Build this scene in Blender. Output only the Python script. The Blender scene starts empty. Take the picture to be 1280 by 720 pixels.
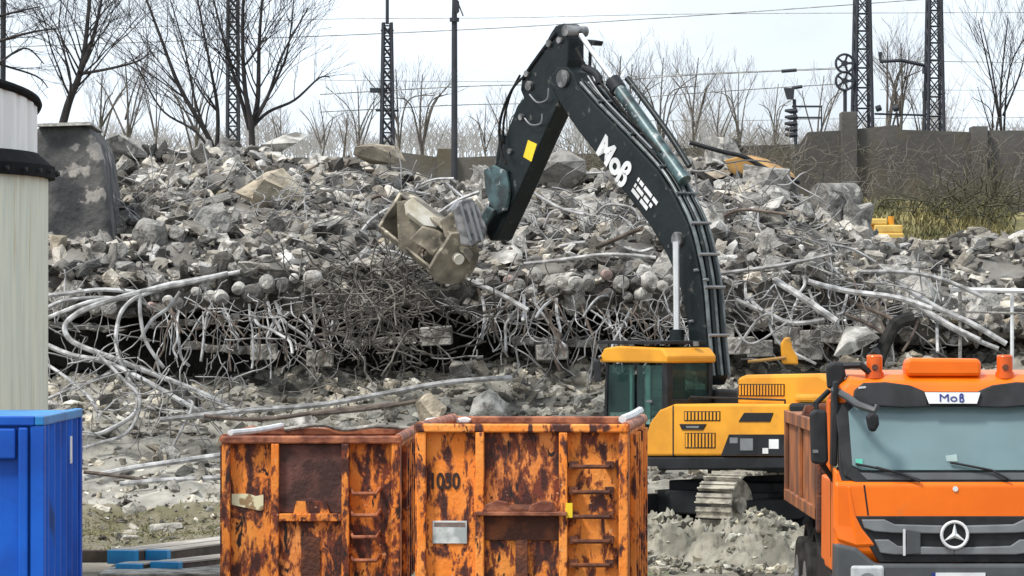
import bpy, bmesh, math, random
import numpy as np
from mathutils import Vector, Matrix, noise
R = math.radians
random.seed(7)
scene = bpy.context.scene
C = scene.collection
F, HZ, CZ = 5400.0, 400.0, 3.6          # focal length and horizon in photo pixels (1280 wide), eye height

# ---------------------------------------------------------------- camera, sky, sun, exposure
cam = bpy.data.cameras.new('camera'); cam.sensor_width = 36; cam.lens = F/1280*36
cam.clip_start = 1; cam.clip_end = 6000
camo = bpy.data.objects.new('camera', cam); C.objects.link(camo)
camo.location = (0, 0, CZ); camo.rotation_euler = (R(90)+math.atan(40/F), 0, 0)
scene.camera = camo
SUN_EL, SUN_AZ = R(56), R(232)          # azimuth measured from +Y towards +X
w = bpy.data.worlds.new('World'); scene.world = w; w.use_nodes = True
nt = w.node_tree; nt.nodes.clear()
sky = nt.nodes.new('ShaderNodeTexSky'); sky.sky_type = 'NISHITA'; sky.sun_disc = False
sky.sun_elevation = SUN_EL; sky.sun_rotation = SUN_AZ; sky.air_density = 1.0; sky.dust_density = 3.0
hs = nt.nodes.new('ShaderNodeHueSaturation'); hs.inputs['Saturation'].default_value = 0.35
mixc = nt.nodes.new('ShaderNodeMix'); mixc.data_type = 'RGBA'
tc = nt.nodes.new('ShaderNodeTexCoord'); mp = nt.nodes.new('ShaderNodeMapping')
mp.inputs['Scale'].default_value = (5, 5, 16)
ns = nt.nodes.new('ShaderNodeTexNoise'); ns.inputs['Scale'].default_value = 1.6; ns.inputs['Detail'].default_value = 5
rm = nt.nodes.new('ShaderNodeMapRange')
rm.inputs[1].default_value = .35; rm.inputs[2].default_value = .65; rm.inputs[3].default_value = .6; rm.inputs[4].default_value = .95
bg = nt.nodes.new('ShaderNodeBackground'); bg.inputs['Strength'].default_value = 0.062
wo = nt.nodes.new('ShaderNodeOutputWorld')
L_ = nt.links.new
L_(tc.outputs['Generated'], mp.inputs[0]); L_(mp.outputs[0], ns.inputs['Vector']); L_(ns.outputs[0], rm.inputs[0])
L_(sky.outputs[0], hs.inputs['Color']); L_(hs.outputs[0], mixc.inputs[6]); L_(rm.outputs[0], mixc.inputs[0])
mixc.inputs[7].default_value = (7.7, 8.6, 9.5, 1)
L_(mixc.outputs[2], bg.inputs[0]); L_(bg.outputs[0], wo.inputs[0])
sl = bpy.data.lights.new('sun', 'SUN'); sl.energy = 1.5; sl.angle = R(10); sl.color = (1, .96, .9)
so = bpy.data.objects.new('sun', sl); C.objects.link(so)
so.rotation_euler = Vector((-math.sin(SUN_AZ)*math.cos(SUN_EL), -math.cos(SUN_AZ)*math.cos(SUN_EL), -math.sin(SUN_EL))).to_track_quat('-Z', 'Y').to_euler()
vs = scene.view_settings; vs.view_transform = 'Standard'; vs.look = 'None'; vs.gamma = 1; vs.exposure = 1.3
vs.use_curve_mapping = False

# ---------------------------------------------------------------- helpers
def P(u, v, Y): return Vector(((u-640)/F*Y, Y, CZ+(HZ-v)/F*Y))
def UV(p): return (640+F*p[0]/p[1], HZ-(p[2]-CZ)*F/p[1])

class MB:
    def __init__(s): s.v = []; s.f = []; s.tone = None
    def add(s, vs, fs):
        b = len(s.v); s.v += [tuple(x) for x in vs]; s.f += [tuple(i+b for i in f) for f in fs]; return s
    def box(s, x0, x1, y0, y1, z0, z1):
        return s.add([(x0,y0,z0),(x1,y0,z0),(x1,y1,z0),(x0,y1,z0),(x0,y0,z1),(x1,y0,z1),(x1,y1,z1),(x0,y1,z1)],
                     [(3,2,1,0),(4,5,6,7),(0,1,5,4),(1,2,6,5),(2,3,7,6),(3,0,4,7)])
    def prism(s, pts, fn0, fn1):
        """pts any list; fn0/fn1 map a point to 3D at either end"""
        n = len(pts); a = [fn0(p) for p in pts]; b = [fn1(p) for p in pts]
        return s.add(a+b, [tuple(range(n)), tuple(range(2*n-1, n-1, -1))]+[(i, i+n, (i+1) % n+n, (i+1) % n) for i in range(n)])
    def tube(s, pts, r, sides=6, cap=True):
        pts = [Vector(p) for p in pts]; n = len(pts)
        rs = r if isinstance(r, (list, tuple)) else [r]*n
        vs = []; prev = None
        for i, p in enumerate(pts):
            t = (pts[min(i+1, n-1)]-pts[max(i-1, 0)])
            if t.length < 1e-6: t = Vector((0, 0, 1))
            t.normalize()
            if prev is None:
                ref = Vector((0, 0, 1)) if abs(t.z) < .9 else Vector((1, 0, 0)); a = t.cross(ref).normalized()
            else:
                a = prev-t*prev.dot(t)
                a = a.normalized() if a.length > 1e-5 else t.orthogonal().normalized()
            prev = a; b = t.cross(a)
            for k in range(sides):
                q = 2*math.pi*k/sides; vs.append(p+(a*math.cos(q)+b*math.sin(q))*rs[i])
        fs = []
        for i in range(n-1):
            for k in range(sides):
                k2 = (k+1) % sides
                fs.append((i*sides+k, i*sides+k2, (i+1)*sides+k2, (i+1)*sides+k))
        if cap: fs += [tuple(range(sides-1, -1, -1)), tuple((n-1)*sides+k for k in range(sides))]
        return s.add(vs, fs)
    def cyl(s, a, b, r, sides=20): return s.tube([a, b], r, sides)
    def xf(s, M): s.v = [tuple(M @ Vector(v)) for v in s.v]; return s

def build(name, mb, mat, parent=None, smooth=False, bevel=0, seg=2, loc=None):
    me = bpy.data.meshes.new(name)
    me.from_pydata(mb.v, [], mb.f); me.materials.append(mat)
    if mb.tone is not None:
        ca = me.color_attributes.new('tone', 'FLOAT_COLOR', 'POINT')
        ca.data.foreach_set('color', np.asarray(mb.tone, dtype=np.float32).ravel())
    bm = bmesh.new(); bm.from_mesh(me); bmesh.ops.recalc_face_normals(bm, faces=bm.faces); bm.to_mesh(me); bm.free()
    if smooth:
        me.polygons.foreach_set('use_smooth', [True]*len(me.polygons))
        try: me.set_sharp_from_angle(angle=R(40))
        except Exception: pass
    o = bpy.data.objects.new(name, me); C.objects.link(o); o.parent = parent
    if loc is not None: o.location = loc
    if bevel:
        m = o.modifiers.new('bevel', 'BEVEL'); m.width = bevel; m.segments = seg; m.limit_method = 'ANGLE'; m.angle_limit = R(35)
    return o
def tag(o, label, cat, group=None, kind=None):
    if label: o['label'] = label
    if cat: o['category'] = cat
    if group: o['group'] = group
    if kind: o['kind'] = kind
    return o
def thing(name, label, cat, loc=(0,0,0), rotz=0, group=None):
    o = bpy.data.objects.new(name, None); C.objects.link(o); o.location = loc; o.rotation_euler = (0,0,rotz)
    o.empty_display_size = .3
    return tag(o, label, cat, group)
def structure(name, mb, mat, **k):
    o = build(name, mb, mat, **k); o['kind'] = 'structure'; return o
def text_mesh(name, txt, size, mat, parent, M, extrude=.004, bold=0):
    cu = bpy.data.curves.new(name, 'FONT'); cu.body = txt; cu.size = size; cu.extrude = extrude; cu.offset = bold
    cu.align_x = 'CENTER'; cu.align_y = 'CENTER'
    t = bpy.data.objects.new('tmp', cu); C.objects.link(t)
    dg = bpy.context.evaluated_depsgraph_get(); me = bpy.data.meshes.new_from_object(t.evaluated_get(dg))
    bpy.data.objects.remove(t); bpy.data.curves.remove(cu)
    me.materials.clear(); me.materials.append(mat); me.transform(M)
    o = bpy.data.objects.new(name, me); C.objects.link(o); o.parent = parent
    return o

def sharp_s(mb, x, h, r, d):
    pts = [(0,0),(0,.35),(0,.72),(.06,.92),(.22,1.0),(.38,.93),(.42,.78),(.34,.63),(.2,.56),(.36,.5),(.48,.36),(.46,.16),(.34,.04),(.16,.03)]
    c = smoothline([Vector((x+a*h*.82, b*h, 0)) for a, b in pts], 4); n = len(c); vs = []; fs = []
    for i, p in enumerate(c):
        t = (c[min(i+1,n-1)]-c[max(i-1,0)]).normalized(); nn = Vector((-t.y,t.x,0))*r
        vs += [p+nn+Vector((0,0,-d)), p-nn+Vector((0,0,-d)), p-nn+Vector((0,0,d)), p+nn+Vector((0,0,d))]
    for i in range(n-1):
        for k in range(4): fs.append((i*4+k, i*4+(k+1)%4, i*4+4+(k+1)%4, i*4+4+k))
    return mb.add(vs, fs+[(0,1,2,3),(4*n-1,4*n-2,4*n-3,4*n-4)])
# ---------------------------------------------------------------- materials
def mat(name, c1, c2=None, scale=3, rough=.8, metal=0, lo=.4, hi=.6, bump=0, bscale=None, stretch=(1,1,1), detail=6, c3=None, spec=.5, objrand=0, tone=False, s3=None, lo3=.58, hi3=.64, st3=None):
    m = bpy.data.materials.new(name); m.use_nodes = True
    n = m.node_tree.nodes; l = m.node_tree.links.new; b = n['Principled BSDF']
    b.inputs['Roughness'].default_value = rough; b.inputs['Metallic'].default_value = metal
    b.inputs['Specular IOR Level'].default_value = spec
    tc = n.new('ShaderNodeTexCoord')
    def nz(sc, st, det=detail):
        mp = n.new('ShaderNodeMapping'); mp.inputs['Scale'].default_value = st
        t = n.new('ShaderNodeTexNoise'); t.inputs['Scale'].default_value = sc; t.inputs['Detail'].default_value = det
        l(tc.outputs['Object'], mp.inputs[0]); l(mp.outputs[0], t.inputs['Vector']); return t
    out = None
    if c2 is None: c2 = tuple(x*.8 for x in c1)
    def mixn(fac, a, bcol):
        x = n.new('ShaderNodeMix'); x.data_type = 'RGBA'
        l(fac, x.inputs[0])
        for sock, val in ((x.inputs[6], a), (x.inputs[7], bcol)):
            if isinstance(val, tuple): sock.default_value = (*val, 1)
            else: l(val, sock)
        return x.outputs[2]
    t = nz(scale, stretch); mr = n.new('ShaderNodeMapRange'); mr.inputs[1].default_value = lo; mr.inputs[2].default_value = hi
    l(t.outputs[0], mr.inputs[0]); out = mixn(mr.outputs[0], c1, c2)
    if c3 is not None:
        t3 = nz(s3 or scale*2.7, st3 or stretch); m3 = n.new('ShaderNodeMapRange'); m3.inputs[1].default_value = lo3; m3.inputs[2].default_value = hi3
        l(t3.outputs[0], m3.inputs[0]); out = mixn(m3.outputs[0], out, c3)
    if objrand:
        oi = n.new('ShaderNodeObjectInfo'); mr2 = n.new('ShaderNodeMapRange'); mr2.inputs[3].default_value = 1-objrand; mr2.inputs[4].default_value = 1+objrand
        l(oi.outputs['Random'], mr2.inputs[0]); h = n.new('ShaderNodeHueSaturation'); l(mr2.outputs[0], h.inputs['Value']); l(out, h.inputs['Color']); out = h.outputs[0]
    if tone:
        a = n.new('ShaderNodeVertexColor'); a.layer_name = 'tone'
        x = n.new('ShaderNodeMix'); x.data_type = 'RGBA'; x.blend_type = 'MULTIPLY'; x.inputs[0].default_value = 1
        l(out, x.inputs[6]); l(a.outputs[0], x.inputs[7]); out = x.outputs[2]
    l(out, b.inputs['Base Color'])
    if bump:
        tb = nz(bscale or scale*4, stretch, 8); bp = n.new('ShaderNodeBump'); bp.inputs['Strength'].default_value = bump; bp.inputs['Distance'].default_value = .05
        l(tb.outputs[0], bp.inputs['Height']); l(bp.outputs[0], b.inputs['Normal'])
    return m
M = {}
M['ground'] = mat('sandy_ground', (.20,.175,.135), (.09,.078,.06), .6, .95, bump=.6, bscale=5, c3=(.10,.12,.05), s3=.25, lo3=.6, hi3=.68)
M['heap'] = mat('soil_gap_shade', (.15,.138,.12), (.05,.046,.042), 1.5, .95, bump=1, bscale=7, c3=(.22,.21,.19), s3=.7, lo3=.56, hi3=.66)  # dark soil colour also paints the shade in gaps between chunks
M['scree'] = mat('pale_scree', (.38,.36,.31), (.19,.18,.155), 1.3, .95, bump=1, bscale=8, c3=(.08,.075,.07), s3=1.1, lo3=.57, hi3=.66)
M['pale'] = mat('pale_concrete', (.50,.48,.44), (.23,.22,.20), 3.5, .95, bump=.9, c3=(.14,.13,.115), s3=2.2, lo3=.54, hi3=.62, bscale=14, objrand=.15)
M['midgrey'] = mat('grey_concrete', (.31,.295,.27), (.13,.125,.115), 3.5, .95, bump=.9, c3=(.42,.40,.36), s3=4, lo3=.58, hi3=.64, bscale=14, objrand=.2)
M['darkgrey'] = mat('dark_concrete', (.14,.13,.12), (.06,.057,.052), 3, .95, bump=.9, bscale=14, objrand=.2)
M['sand'] = mat('sandy_concrete', (.42,.36,.27), (.22,.185,.14), 3, .95, bump=.9, bscale=14, objrand=.15)
M['rubble'] = mat('loose_rubble', (.52,.50,.46), (.22,.205,.185), 2.6, .95, bump=.9, bscale=20, lo=.35, hi=.62, tone=True)
M['palerubble'] = mat('pale_loose_rubble', (.60,.57,.50), (.32,.30,.26), 2.6, .95, bump=.9, bscale=20, tone=True)
M['rosy'] = mat('rosy_stone', (.36,.26,.23), (.2,.15,.13), 4, .85, bump=.4, objrand=.15)
M['rod'] = mat('pale_rod', (.46,.455,.45), (.2,.195,.19), 5, .6, objrand=.25)
M['rust_rod'] = mat('brown_rod', (.15,.12,.095), (.07,.05,.04), 6, .8, objrand=.25)
M['tangle'] = mat('wire_tangle', (.34,.335,.33), (.12,.115,.11), 2, .8)
M['root'] = mat('brown_roots', (.17,.155,.135), (.05,.045,.04), 3, .9)
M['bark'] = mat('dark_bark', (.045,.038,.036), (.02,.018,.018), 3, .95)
M['farbark'] = mat('hazed_bark', (.16,.14,.125), (.08,.07,.065), 3, .95)  # distance haze put into the bark colour as a lighter grey
M['wall'] = mat('sooty_wall', (.115,.106,.098), (.075,.069,.063), .35, .95, bump=.4, bscale=8, c3=(.10,.085,.06), s3=.8, lo3=.5, hi3=.65)
M['abut'] = mat('dark_abutment', (.115,.11,.105), (.045,.045,.047), 1.4, .95, bump=1, bscale=6, c3=(.34,.31,.28), s3=1.5, lo3=.60, hi3=.63)
M['drygrass'] = mat('dry_grass', (.34,.29,.13), (.16,.155,.075), 1.2, .95)
M['bush'] = mat('brown_twigs', (.19,.165,.14), (.11,.10,.075), 1.2, .95)
M['rust_old'] = mat('rusty_orange', (.60,.185,.035), (.12,.026,.010), 4.2, .65, lo=.49, hi=.55, bump=.35, bscale=22, stretch=(1.15,1.15,.6), c3=(.020,.009,.006), s3=6.0, lo3=.58, hi3=.615, st3=(1.3,1.3,.6), detail=4)
M['rust2_old'] = mat('rusty_orange_bright', (.66,.21,.035), (.13,.027,.010), 3.6, .62, lo=.53, hi=.585, bump=.35, bscale=22, stretch=(1.2,1.2,.55), c3=(.022,.008,.006), s3=5.5, lo3=.60, hi3=.635, st3=(1.3,1.3,.55), detail=4)
def rustmat(name, o1, o2, thr, amt2=.56, seed=0):
    m = bpy.data.materials.new(name); m.use_nodes = True
    n = m.node_tree.nodes; l = m.node_tree.links.new; b = n['Principled BSDF']; tc = n.new('ShaderNodeTexCoord')
    oi = n.new('ShaderNodeObjectInfo'); ad = n.new('ShaderNodeVectorMath'); ad.operation = 'ADD'
    cm = n.new('ShaderNodeCombineXYZ'); mu = n.new('ShaderNodeMath'); mu.operation = 'MULTIPLY'; mu.inputs[1].default_value = 17
    l(oi.outputs['Random'], mu.inputs[0]); l(mu.outputs[0], cm.inputs[1]); l(tc.outputs['Object'], ad.inputs[0]); l(cm.outputs[0], ad.inputs[1])
    def nz(sc, st, lo, hi, det=8, dist=0):
        mp = n.new('ShaderNodeMapping'); mp.inputs['Scale'].default_value = st; mp.inputs['Location'].default_value = (seed, seed*2, seed)
        t = n.new('ShaderNodeTexNoise'); t.inputs['Scale'].default_value = sc; t.inputs['Detail'].default_value = det; t.inputs['Roughness'].default_value = .62; t.inputs['Distortion'].default_value = dist
        l(ad.outputs[0], mp.inputs[0]); l(mp.outputs[0], t.inputs['Vector'])
        r = n.new('ShaderNodeMapRange'); r.inputs[1].default_value = lo; r.inputs[2].default_value = hi; l(t.outputs[0], r.inputs[0]); return r.outputs[0]
    def mx(f, a, c):
        x = n.new('ShaderNodeMix'); x.data_type = 'RGBA'; l(f, x.inputs[0])
        for sk, v in ((x.inputs[6], a), (x.inputs[7], c)):
            if isinstance(v, tuple): sk.default_value = (*v, 1)
            else: l(v, sk)
        return x.outputs[2]
    col = mx(nz(2.2,(1,1,.6),.35,.65), o1, o2)
    halo = nz(4.2,(1.3,1.3,.55),thr-.05,thr+.01,10,.4); core = nz(4.2,(1.3,1.3,.55),thr-.005,thr+.05,10,.4)
    col = mx(halo, col, (.30,.075,.018)); col = mx(core, col, (.055,.013,.008))
    col = mx(nz(7.5,(1.4,1.4,.5),amt2,amt2+.05,6), col, (.16,.032,.012))
    col = mx(nz(5.5,(1.6,1.6,.55),amt2+.06,amt2+.09,6,.6), col, (.016,.007,.006))
    col = mx(nz(13,(1,1,1),.66,.72,4), col, (.72,.36,.16))
    l(col, b.inputs['Base Color']); b.inputs['Roughness'].default_value = .7
    bp = n.new('ShaderNodeBump'); bp.inputs['Strength'].default_value = .45; bp.inputs['Distance'].default_value = .03
    l(nz(18,(1,1,1),0,1), bp.inputs['Height']); l(bp.outputs[0], b.inputs['Normal']); return m
M['rust'] = rustmat('rusty_orange', (.74,.20,.02), (.82,.30,.05), .505, .55, 3)
M['rust2'] = rustmat('rusty_orange_bright', (.84,.22,.015), (.88,.32,.06), .55, .575, 7)
M['rustheavy'] = rustmat('heavily_rusted_orange', (.70,.20,.03), (.80,.30,.08), .475, .53, 11)
M['rustdark'] = mat('dark_rust', (.075,.026,.015), (.18,.055,.02), 4, .8, lo=.45, hi=.62, bump=.5, bscale=20)
M['rustrose'] = mat('rose_rust', (.05,.022,.018), (.14,.055,.045), 3, .8, lo=.42, hi=.62, bump=.4, bscale=16)
M['rustrim'] = mat('worn_rim', (.42,.15,.07), (.15,.04,.018), 4, .6, bump=.3)
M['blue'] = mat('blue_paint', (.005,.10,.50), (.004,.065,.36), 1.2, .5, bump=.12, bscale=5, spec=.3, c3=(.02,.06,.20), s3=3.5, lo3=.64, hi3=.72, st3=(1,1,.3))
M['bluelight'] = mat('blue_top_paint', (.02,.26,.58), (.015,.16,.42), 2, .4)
M['white'] = mat('white_paint', (.75,.76,.76), (.6,.6,.6), 3, .5)
M['silo'] = mat('cream_silo_cladding', (.66,.67,.54), (.56,.60,.50), 2.5, .6, stretch=(4,4,.25), c3=(.46,.42,.28), s3=3, lo3=.58, hi3=.74, st3=(3,3,.2))
M['silorim'] = mat('black_rim', (.008,.008,.009), (.012,.012,.012), 4, .9, spec=.1)
M['silotop'] = mat('white_silo_top', (.80,.80,.78), (.68,.68,.66), 2, .6, stretch=(3,3,.3))
M['black'] = mat('black_steel', (.010,.011,.012), (.022,.022,.024), 4, .6, spec=.3)
M['rubber'] = mat('black_rubber', (.012,.012,.012), (.03,.028,.025), 5, .85, spec=.2)
M['boom'] = mat('dark_boom_paint', (.004,.007,.008), (.009,.014,.015), 1.6, .42, bump=.12, bscale=10, c3=(.10,.10,.09), s3=5, lo3=.63, hi3=.72, spec=.3)
M['pipegrey'] = mat('grey_pipe', (.16,.18,.18), (.07,.08,.08), 4, .35, metal=.3)
M['chrome'] = mat('chrome_rod', (.8,.8,.8), (.7,.7,.7), 3, .25, metal=.6)
M['yellow'] = mat('machine_yellow', (.74,.33,.025), (.60,.26,.022), 1.6, .5, bump=.05, c3=(.35,.20,.06), s3=3.2, lo3=.66, hi3=.78, spec=.35)
M['paleyellow'] = mat('faded_yellow', (.72,.48,.12), (.6,.38,.09), 3, .6)
M['brightyellow'] = mat('bright_yellow', (.85,.62,.02), (.8,.55,.02), 3, .5)
M['charcoal'] = mat('charcoal_paint', (.020,.022,.025), (.012,.013,.015), 2, .6, spec=.25, c3=(.07,.07,.065), s3=5, lo3=.68, hi3=.76)
M['track'] = mat('dusty_track_steel', (.40,.37,.30), (.16,.145,.12), 5, .75, bump=.5)
def glassmat(name, c, tr, rough=.04):
    m = bpy.data.materials.new(name); m.use_nodes = True; n = m.node_tree.nodes; l = m.node_tree.links.new; b = n['Principled BSDF']; b.inputs['Roughness'].default_value = rough
    tc = n.new('ShaderNodeTexCoord'); t = n.new('ShaderNodeTexNoise'); t.inputs['Scale'].default_value = 1.7; t.inputs['Detail'].default_value = 3; l(tc.outputs['Object'], t.inputs['Vector'])
    x = n.new('ShaderNodeMix'); x.data_type = 'RGBA'; l(t.outputs[0], x.inputs[0]); x.inputs[6].default_value = (*c,1); x.inputs[7].default_value = (*[k*.6 for k in c],1); l(x.outputs[2], b.inputs['Base Color'])
    tp = n.new('ShaderNodeBsdfTransparent'); tp.inputs[0].default_value = (.75,.95,.92,1); ms = n.new('ShaderNodeMixShader'); ms.inputs[0].default_value = tr
    l(b.outputs[0], ms.inputs[1]); l(tp.outputs[0], ms.inputs[2]); l(ms.outputs[0], n['Material Output'].inputs[0]); return m
M['cabglass'] = glassmat('teal_cab_glass', (.045,.085,.085), .62)
M['screenglass'] = glassmat('windscreen_glass_clear', (.30,.42,.45), .42)
M['seat'] = mat('dark_seat_cloth', (.018,.02,.022), None, 6, .9)
M['reflection_strip'] = mat('pale_reflection', (.7,.8,.76), (.5,.6,.58), 6, .9)
M['interior'] = mat('grey_dashboard', (.10,.105,.11), None, 4, .8)
M['glass'] = mat('teal_glass', (.045,.085,.085), (.02,.035,.036), 1.8, .08, spec=.8, lo=.35, hi=.6, stretch=(1,1,.4), c3=(.12,.17,.16), s3=1.4, lo3=.55, hi3=.75)
M['windshield'] = mat('windscreen_glass', (.11,.19,.205), (.08,.145,.16), .9, .07, spec=.8, stretch=(1,1,.5))
M['greensticker'] = mat('green_sticker', (.08,.42,.30), None, 3, .4)
M['palespot'] = mat('pale_spot', (.32,.42,.40), None, 3, .4)
M['orange'] = mat('truck_orange', (.86,.165,.003), (.78,.14,.003), 1.5, .35, spec=.4, bump=.03, c3=(.55,.16,.03), s3=2.6, lo3=.62, hi3=.85)
M['orange_dull'] = mat('dusty_tipper_orange', (.36,.12,.035), (.14,.055,.025), 2.2, .7, bump=.2)
M['plastic'] = mat('grey_bumper_plastic', (.075,.08,.084), (.055,.058,.06), 3, .5)
M['silver'] = mat('silver_bar', (.22,.23,.24), (.17,.175,.18), 3, .35, metal=.3)
M['lamp'] = mat('headlight_glass', (.5,.52,.52), (.35,.36,.37), 5, .12)
M['amber'] = mat('amber_lens', (.72,.12,.01), (.6,.09,.01), 3, .15)
M['plate'] = mat('pale_plate', (.62,.64,.62), (.35,.39,.38), 7, .5)
M['platetorn'] = mat('torn_sticker', (.72,.68,.45), (.3,.2,.1), 6, .6, lo=.55, hi=.6)
M['bucket'] = mat('muddy_bucket_steel', (.25,.215,.16), (.04,.033,.024), 2.5, .6, bump=.3, lo=.38, hi=.66, c3=(.5,.45,.34), s3=4, lo3=.58, hi3=.68)
M['bucketlit'] = mat('lit_bucket_steel', (.75,.72,.65), (.5,.45,.33), 3, .5)  # bright lit copy of the bucket steel, light put into the colour
M['coupler'] = mat('scuffed_steel', (.30,.29,.29), (.09,.09,.09), 5, .4, metal=.4)
M['tealscuff'] = mat('teal_scuffed_steel', (.07,.12,.125), (.03,.04,.042), 4, .4, metal=.2, c3=(.35,.36,.36), s3=7, lo3=.6, hi3=.7)
M['tan'] = mat('tan_sheet', (.48,.27,.08), (.33,.17,.05), 2, .7)
M['timber'] = mat('grey_timber', (.42,.39,.35), (.25,.22,.19), 4, .85, stretch=(1,.2,1))
M['brownwood'] = mat('brown_timber', (.10,.075,.06), (.05,.04,.03), 4, .85)
M['steelmast'] = mat('dark_mast_steel', (.03,.034,.045), (.02,.022,.028), 3, .7)
M['blueletter'] = mat('blue_letters', (.01,.03,.22), None, 3, .5)
M['mark'] = mat('dark_stencil', (.03,.012,.01), None, 3, .7)
M['moss'] = mat('mossy_soil', (.12,.11,.06), (.20,.175,.125), 1.4, .95, bump=.6, bscale=8)

# ---------------------------------------------------------------- terrain
structure('ground', MB().add([(-3000,-200,-.06),(3000,-200,-.06),(3000,5000,-.06),(-3000,5000,-.06)], [(0,1,2,3)]), M['ground'])
YD = 85.0
cols = [-2600, -500, -60, 60, 200, 400, 560, 700, 860, 960, 1060, 1160, 1260, 1500, 3600]
tab = {  # v of: shelf base, cave roof, lip top, mid slope, crest
 -2600:(470,410,340,285,215), -500:(470,410,340,285,210), -60:(465,402,335,280,205), 60:(470,400,335,275,200), 200:(482,392,342,258,188), 400:(470,388,340,258,206),
 560:(458,386,345,266,234), 700:(462,388,342,266,232), 860:(452,394,346,262,194), 960:(452,405,345,258,212), 1060:(450,430,365,290,262),
 1160:(440,430,395,338,305), 1260:(432,426,415,372,306), 1500:(432,426,415,372,306), 3600:(432,426,415,372,306)}
def z_at(v, Y): return CZ+(HZ-v)/F*Y
def prof(u):
    u = max(cols[0], min(cols[-1], u))
    for i in range(len(cols)-1):
        if u <= cols[i+1]: break
    t = (u-cols[i])/(cols[i+1]-cols[i]); t = t*t*(3-2*t)
    a, b = tab[cols[i]], tab[cols[i+1]]
    sb, cr, lt, ms, cs = [a[k]*(1-t)+b[k]*t for k in range(5)]
    right = min(1, max(0, (u-900)/200))
    back = 88.4*(1-right)+85.5*right
    far = 5.9*(1-right)+3.7*right; far2 = 6.2*(1-right)+6.3*right
    return [(60, -.2), (73.5, 0), (79, z_at((sb+663)/2+2, 79)), (83.6, z_at(sb, 83.6)), (back, z_at(sb-3, back)), (back, z_at(cr+6, back)),
            (83.0, z_at(cr-4, 83)), (82.8, z_at(lt, 82.8)), (89, z_at(ms, 89)), (94.5, z_at(cs, 94.5)), (97.5, far), (101, far), (108.5, far2), (600, far2)]
segn = [10, 14, 16, 5, 5, 5, 4, 18, 18, 5, 3, 10, 3]
us = [cols[0], -1500, -500] + list(np.linspace(-120, 1420, 300)) + [1800, 2600, 3600]
rows = []
def surf(u, p):   # point on heap at column u, profile parameter p
    pr = prof(u); i = min(int(p), len(pr)-2); t = p-i
    Y = pr[i][0]*(1-t)+pr[i+1][0]*t; Z = pr[i][1]*(1-t)+pr[i+1][1]*t
    X = (u-640)/F*YD
    q = Vector((X*.55, Y*.55, Z*.9))
    d = noise.fractal(q, 1.0, 2.0, 5)*.32
    if p < 1 or p > 10: d *= .3
    if 3.3 < p < 6: d *= .6
    return Vector((X, Y-abs(d)*.5, Z+d))
mb = MB(); nv = 0
params = []
for i, n in enumerate(segn): params += [i+k/n for k in range(n)]
params.append(len(segn))
nr = len(params)
for u in us:
    for p in params: mb.v.append(tuple(surf(u, p)))
for i in range(len(us)-1):
    for j in range(nr-1):
        a = i*nr+j; mb.f.append((a, a+nr, a+nr+1, a+1))
terrain = structure('rubble_hill', mb, M['heap'], smooth=True)
terrain.data.materials.append(M['ground']); terrain.data.materials.append(M['moss']); terrain.data.materials.append(M['drygrass']); terrain.data.materials.append(M['scree'])
for k, poly in enumerate(terrain.data.polygons):
    j = k % (nr-1); p = params[j]; c = poly.center
    if p < 1.1: poly.material_index = 1
    elif p < 3.15: poly.material_index = 4
    elif p >= 11: poly.material_index = 3
    if .5 < p < 1.22 and c.x < -4.2: poly.material_index = 2

# ---------------------------------------------------------------- labels for the rubble
def where(p):
    u, v = UV(p)
    if v > 455:
        z = ['on the ground beside the cream silo', 'on the slope above the blue ended beams', 'behind the left rusty container', 'behind the right rusty container', 'on the slope left of the digger cab', 'behind the digger engine hood', 'behind the truck roof']
        k = 0 if u < 90 else 1 if u < 275 else 2 if u < 500 else 3 if u < 650 else 4 if u < 830 else 5 if u < 1050 else 6
    elif v > 335:
        z = ['in the cable tangle beside the silo', 'under the left stone row', 'below the raised bucket', 'under the right stone row', 'beside the white ram rod', 'among the rods right of the boom', 'below the guard rail']
        k = 0 if u < 180 else 1 if u < 400 else 2 if u < 590 else 3 if u < 760 else 4 if u < 900 else 5 if u < 1150 else 6
    elif v > 258:
        z = ['at the foot of the dark abutment', 'above the left stone row', 'left of the raised bucket', 'behind the bucket coupler', 'below the boom lettering', 'right of the boom bend', 'beside the yellow loader']
        k = 0 if u < 150 else 1 if u < 330 else 2 if u < 500 else 3 if u < 660 else 4 if u < 860 else 5 if u < 1020 else 6
    else:
        z = ['on the crest beside the abutment', 'on the crest under the forked trees', 'on the crest left of the slim mast', 'on the crest under the lamp pole', 'on the crest behind the digger stick', 'on the crest behind the boom', 'on the crest by the tan sheet']
        k = 0 if u < 165 else 1 if u < 350 else 2 if u < 470 else 3 if u < 600 else 4 if u < 700 else 5 if u < 870 else 6
    return z[k]
ordinals = ['first','second','third','fourth','fifth','sixth','seventh','eighth','ninth','tenth','eleventh','twelfth','thirteenth','fourteenth','fifteenth','sixteenth','seventeenth','eighteenth','nineteenth','twentieth']
pool = {}
def reg(o, label, p): pool.setdefault(label, []).append((UV(p)[0], o))
def settle():
    for lab, lst in pool.items():
        lst.sort(key=lambda t: t[0]); n = len(lst)
        for i, (u, o) in enumerate(lst):
            if n == 1: s = lab
            elif i == 0: s = 'leftmost '+lab
            elif i == n-1: s = 'rightmost '+lab
            elif n == 3: s = 'middle '+lab
            else: s = (ordinals[i] if i < 20 else ordinals[n-1-i]+' from right')+(' from left ' if i < 20 else ' ')+lab
            o['label'] = s

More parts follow.
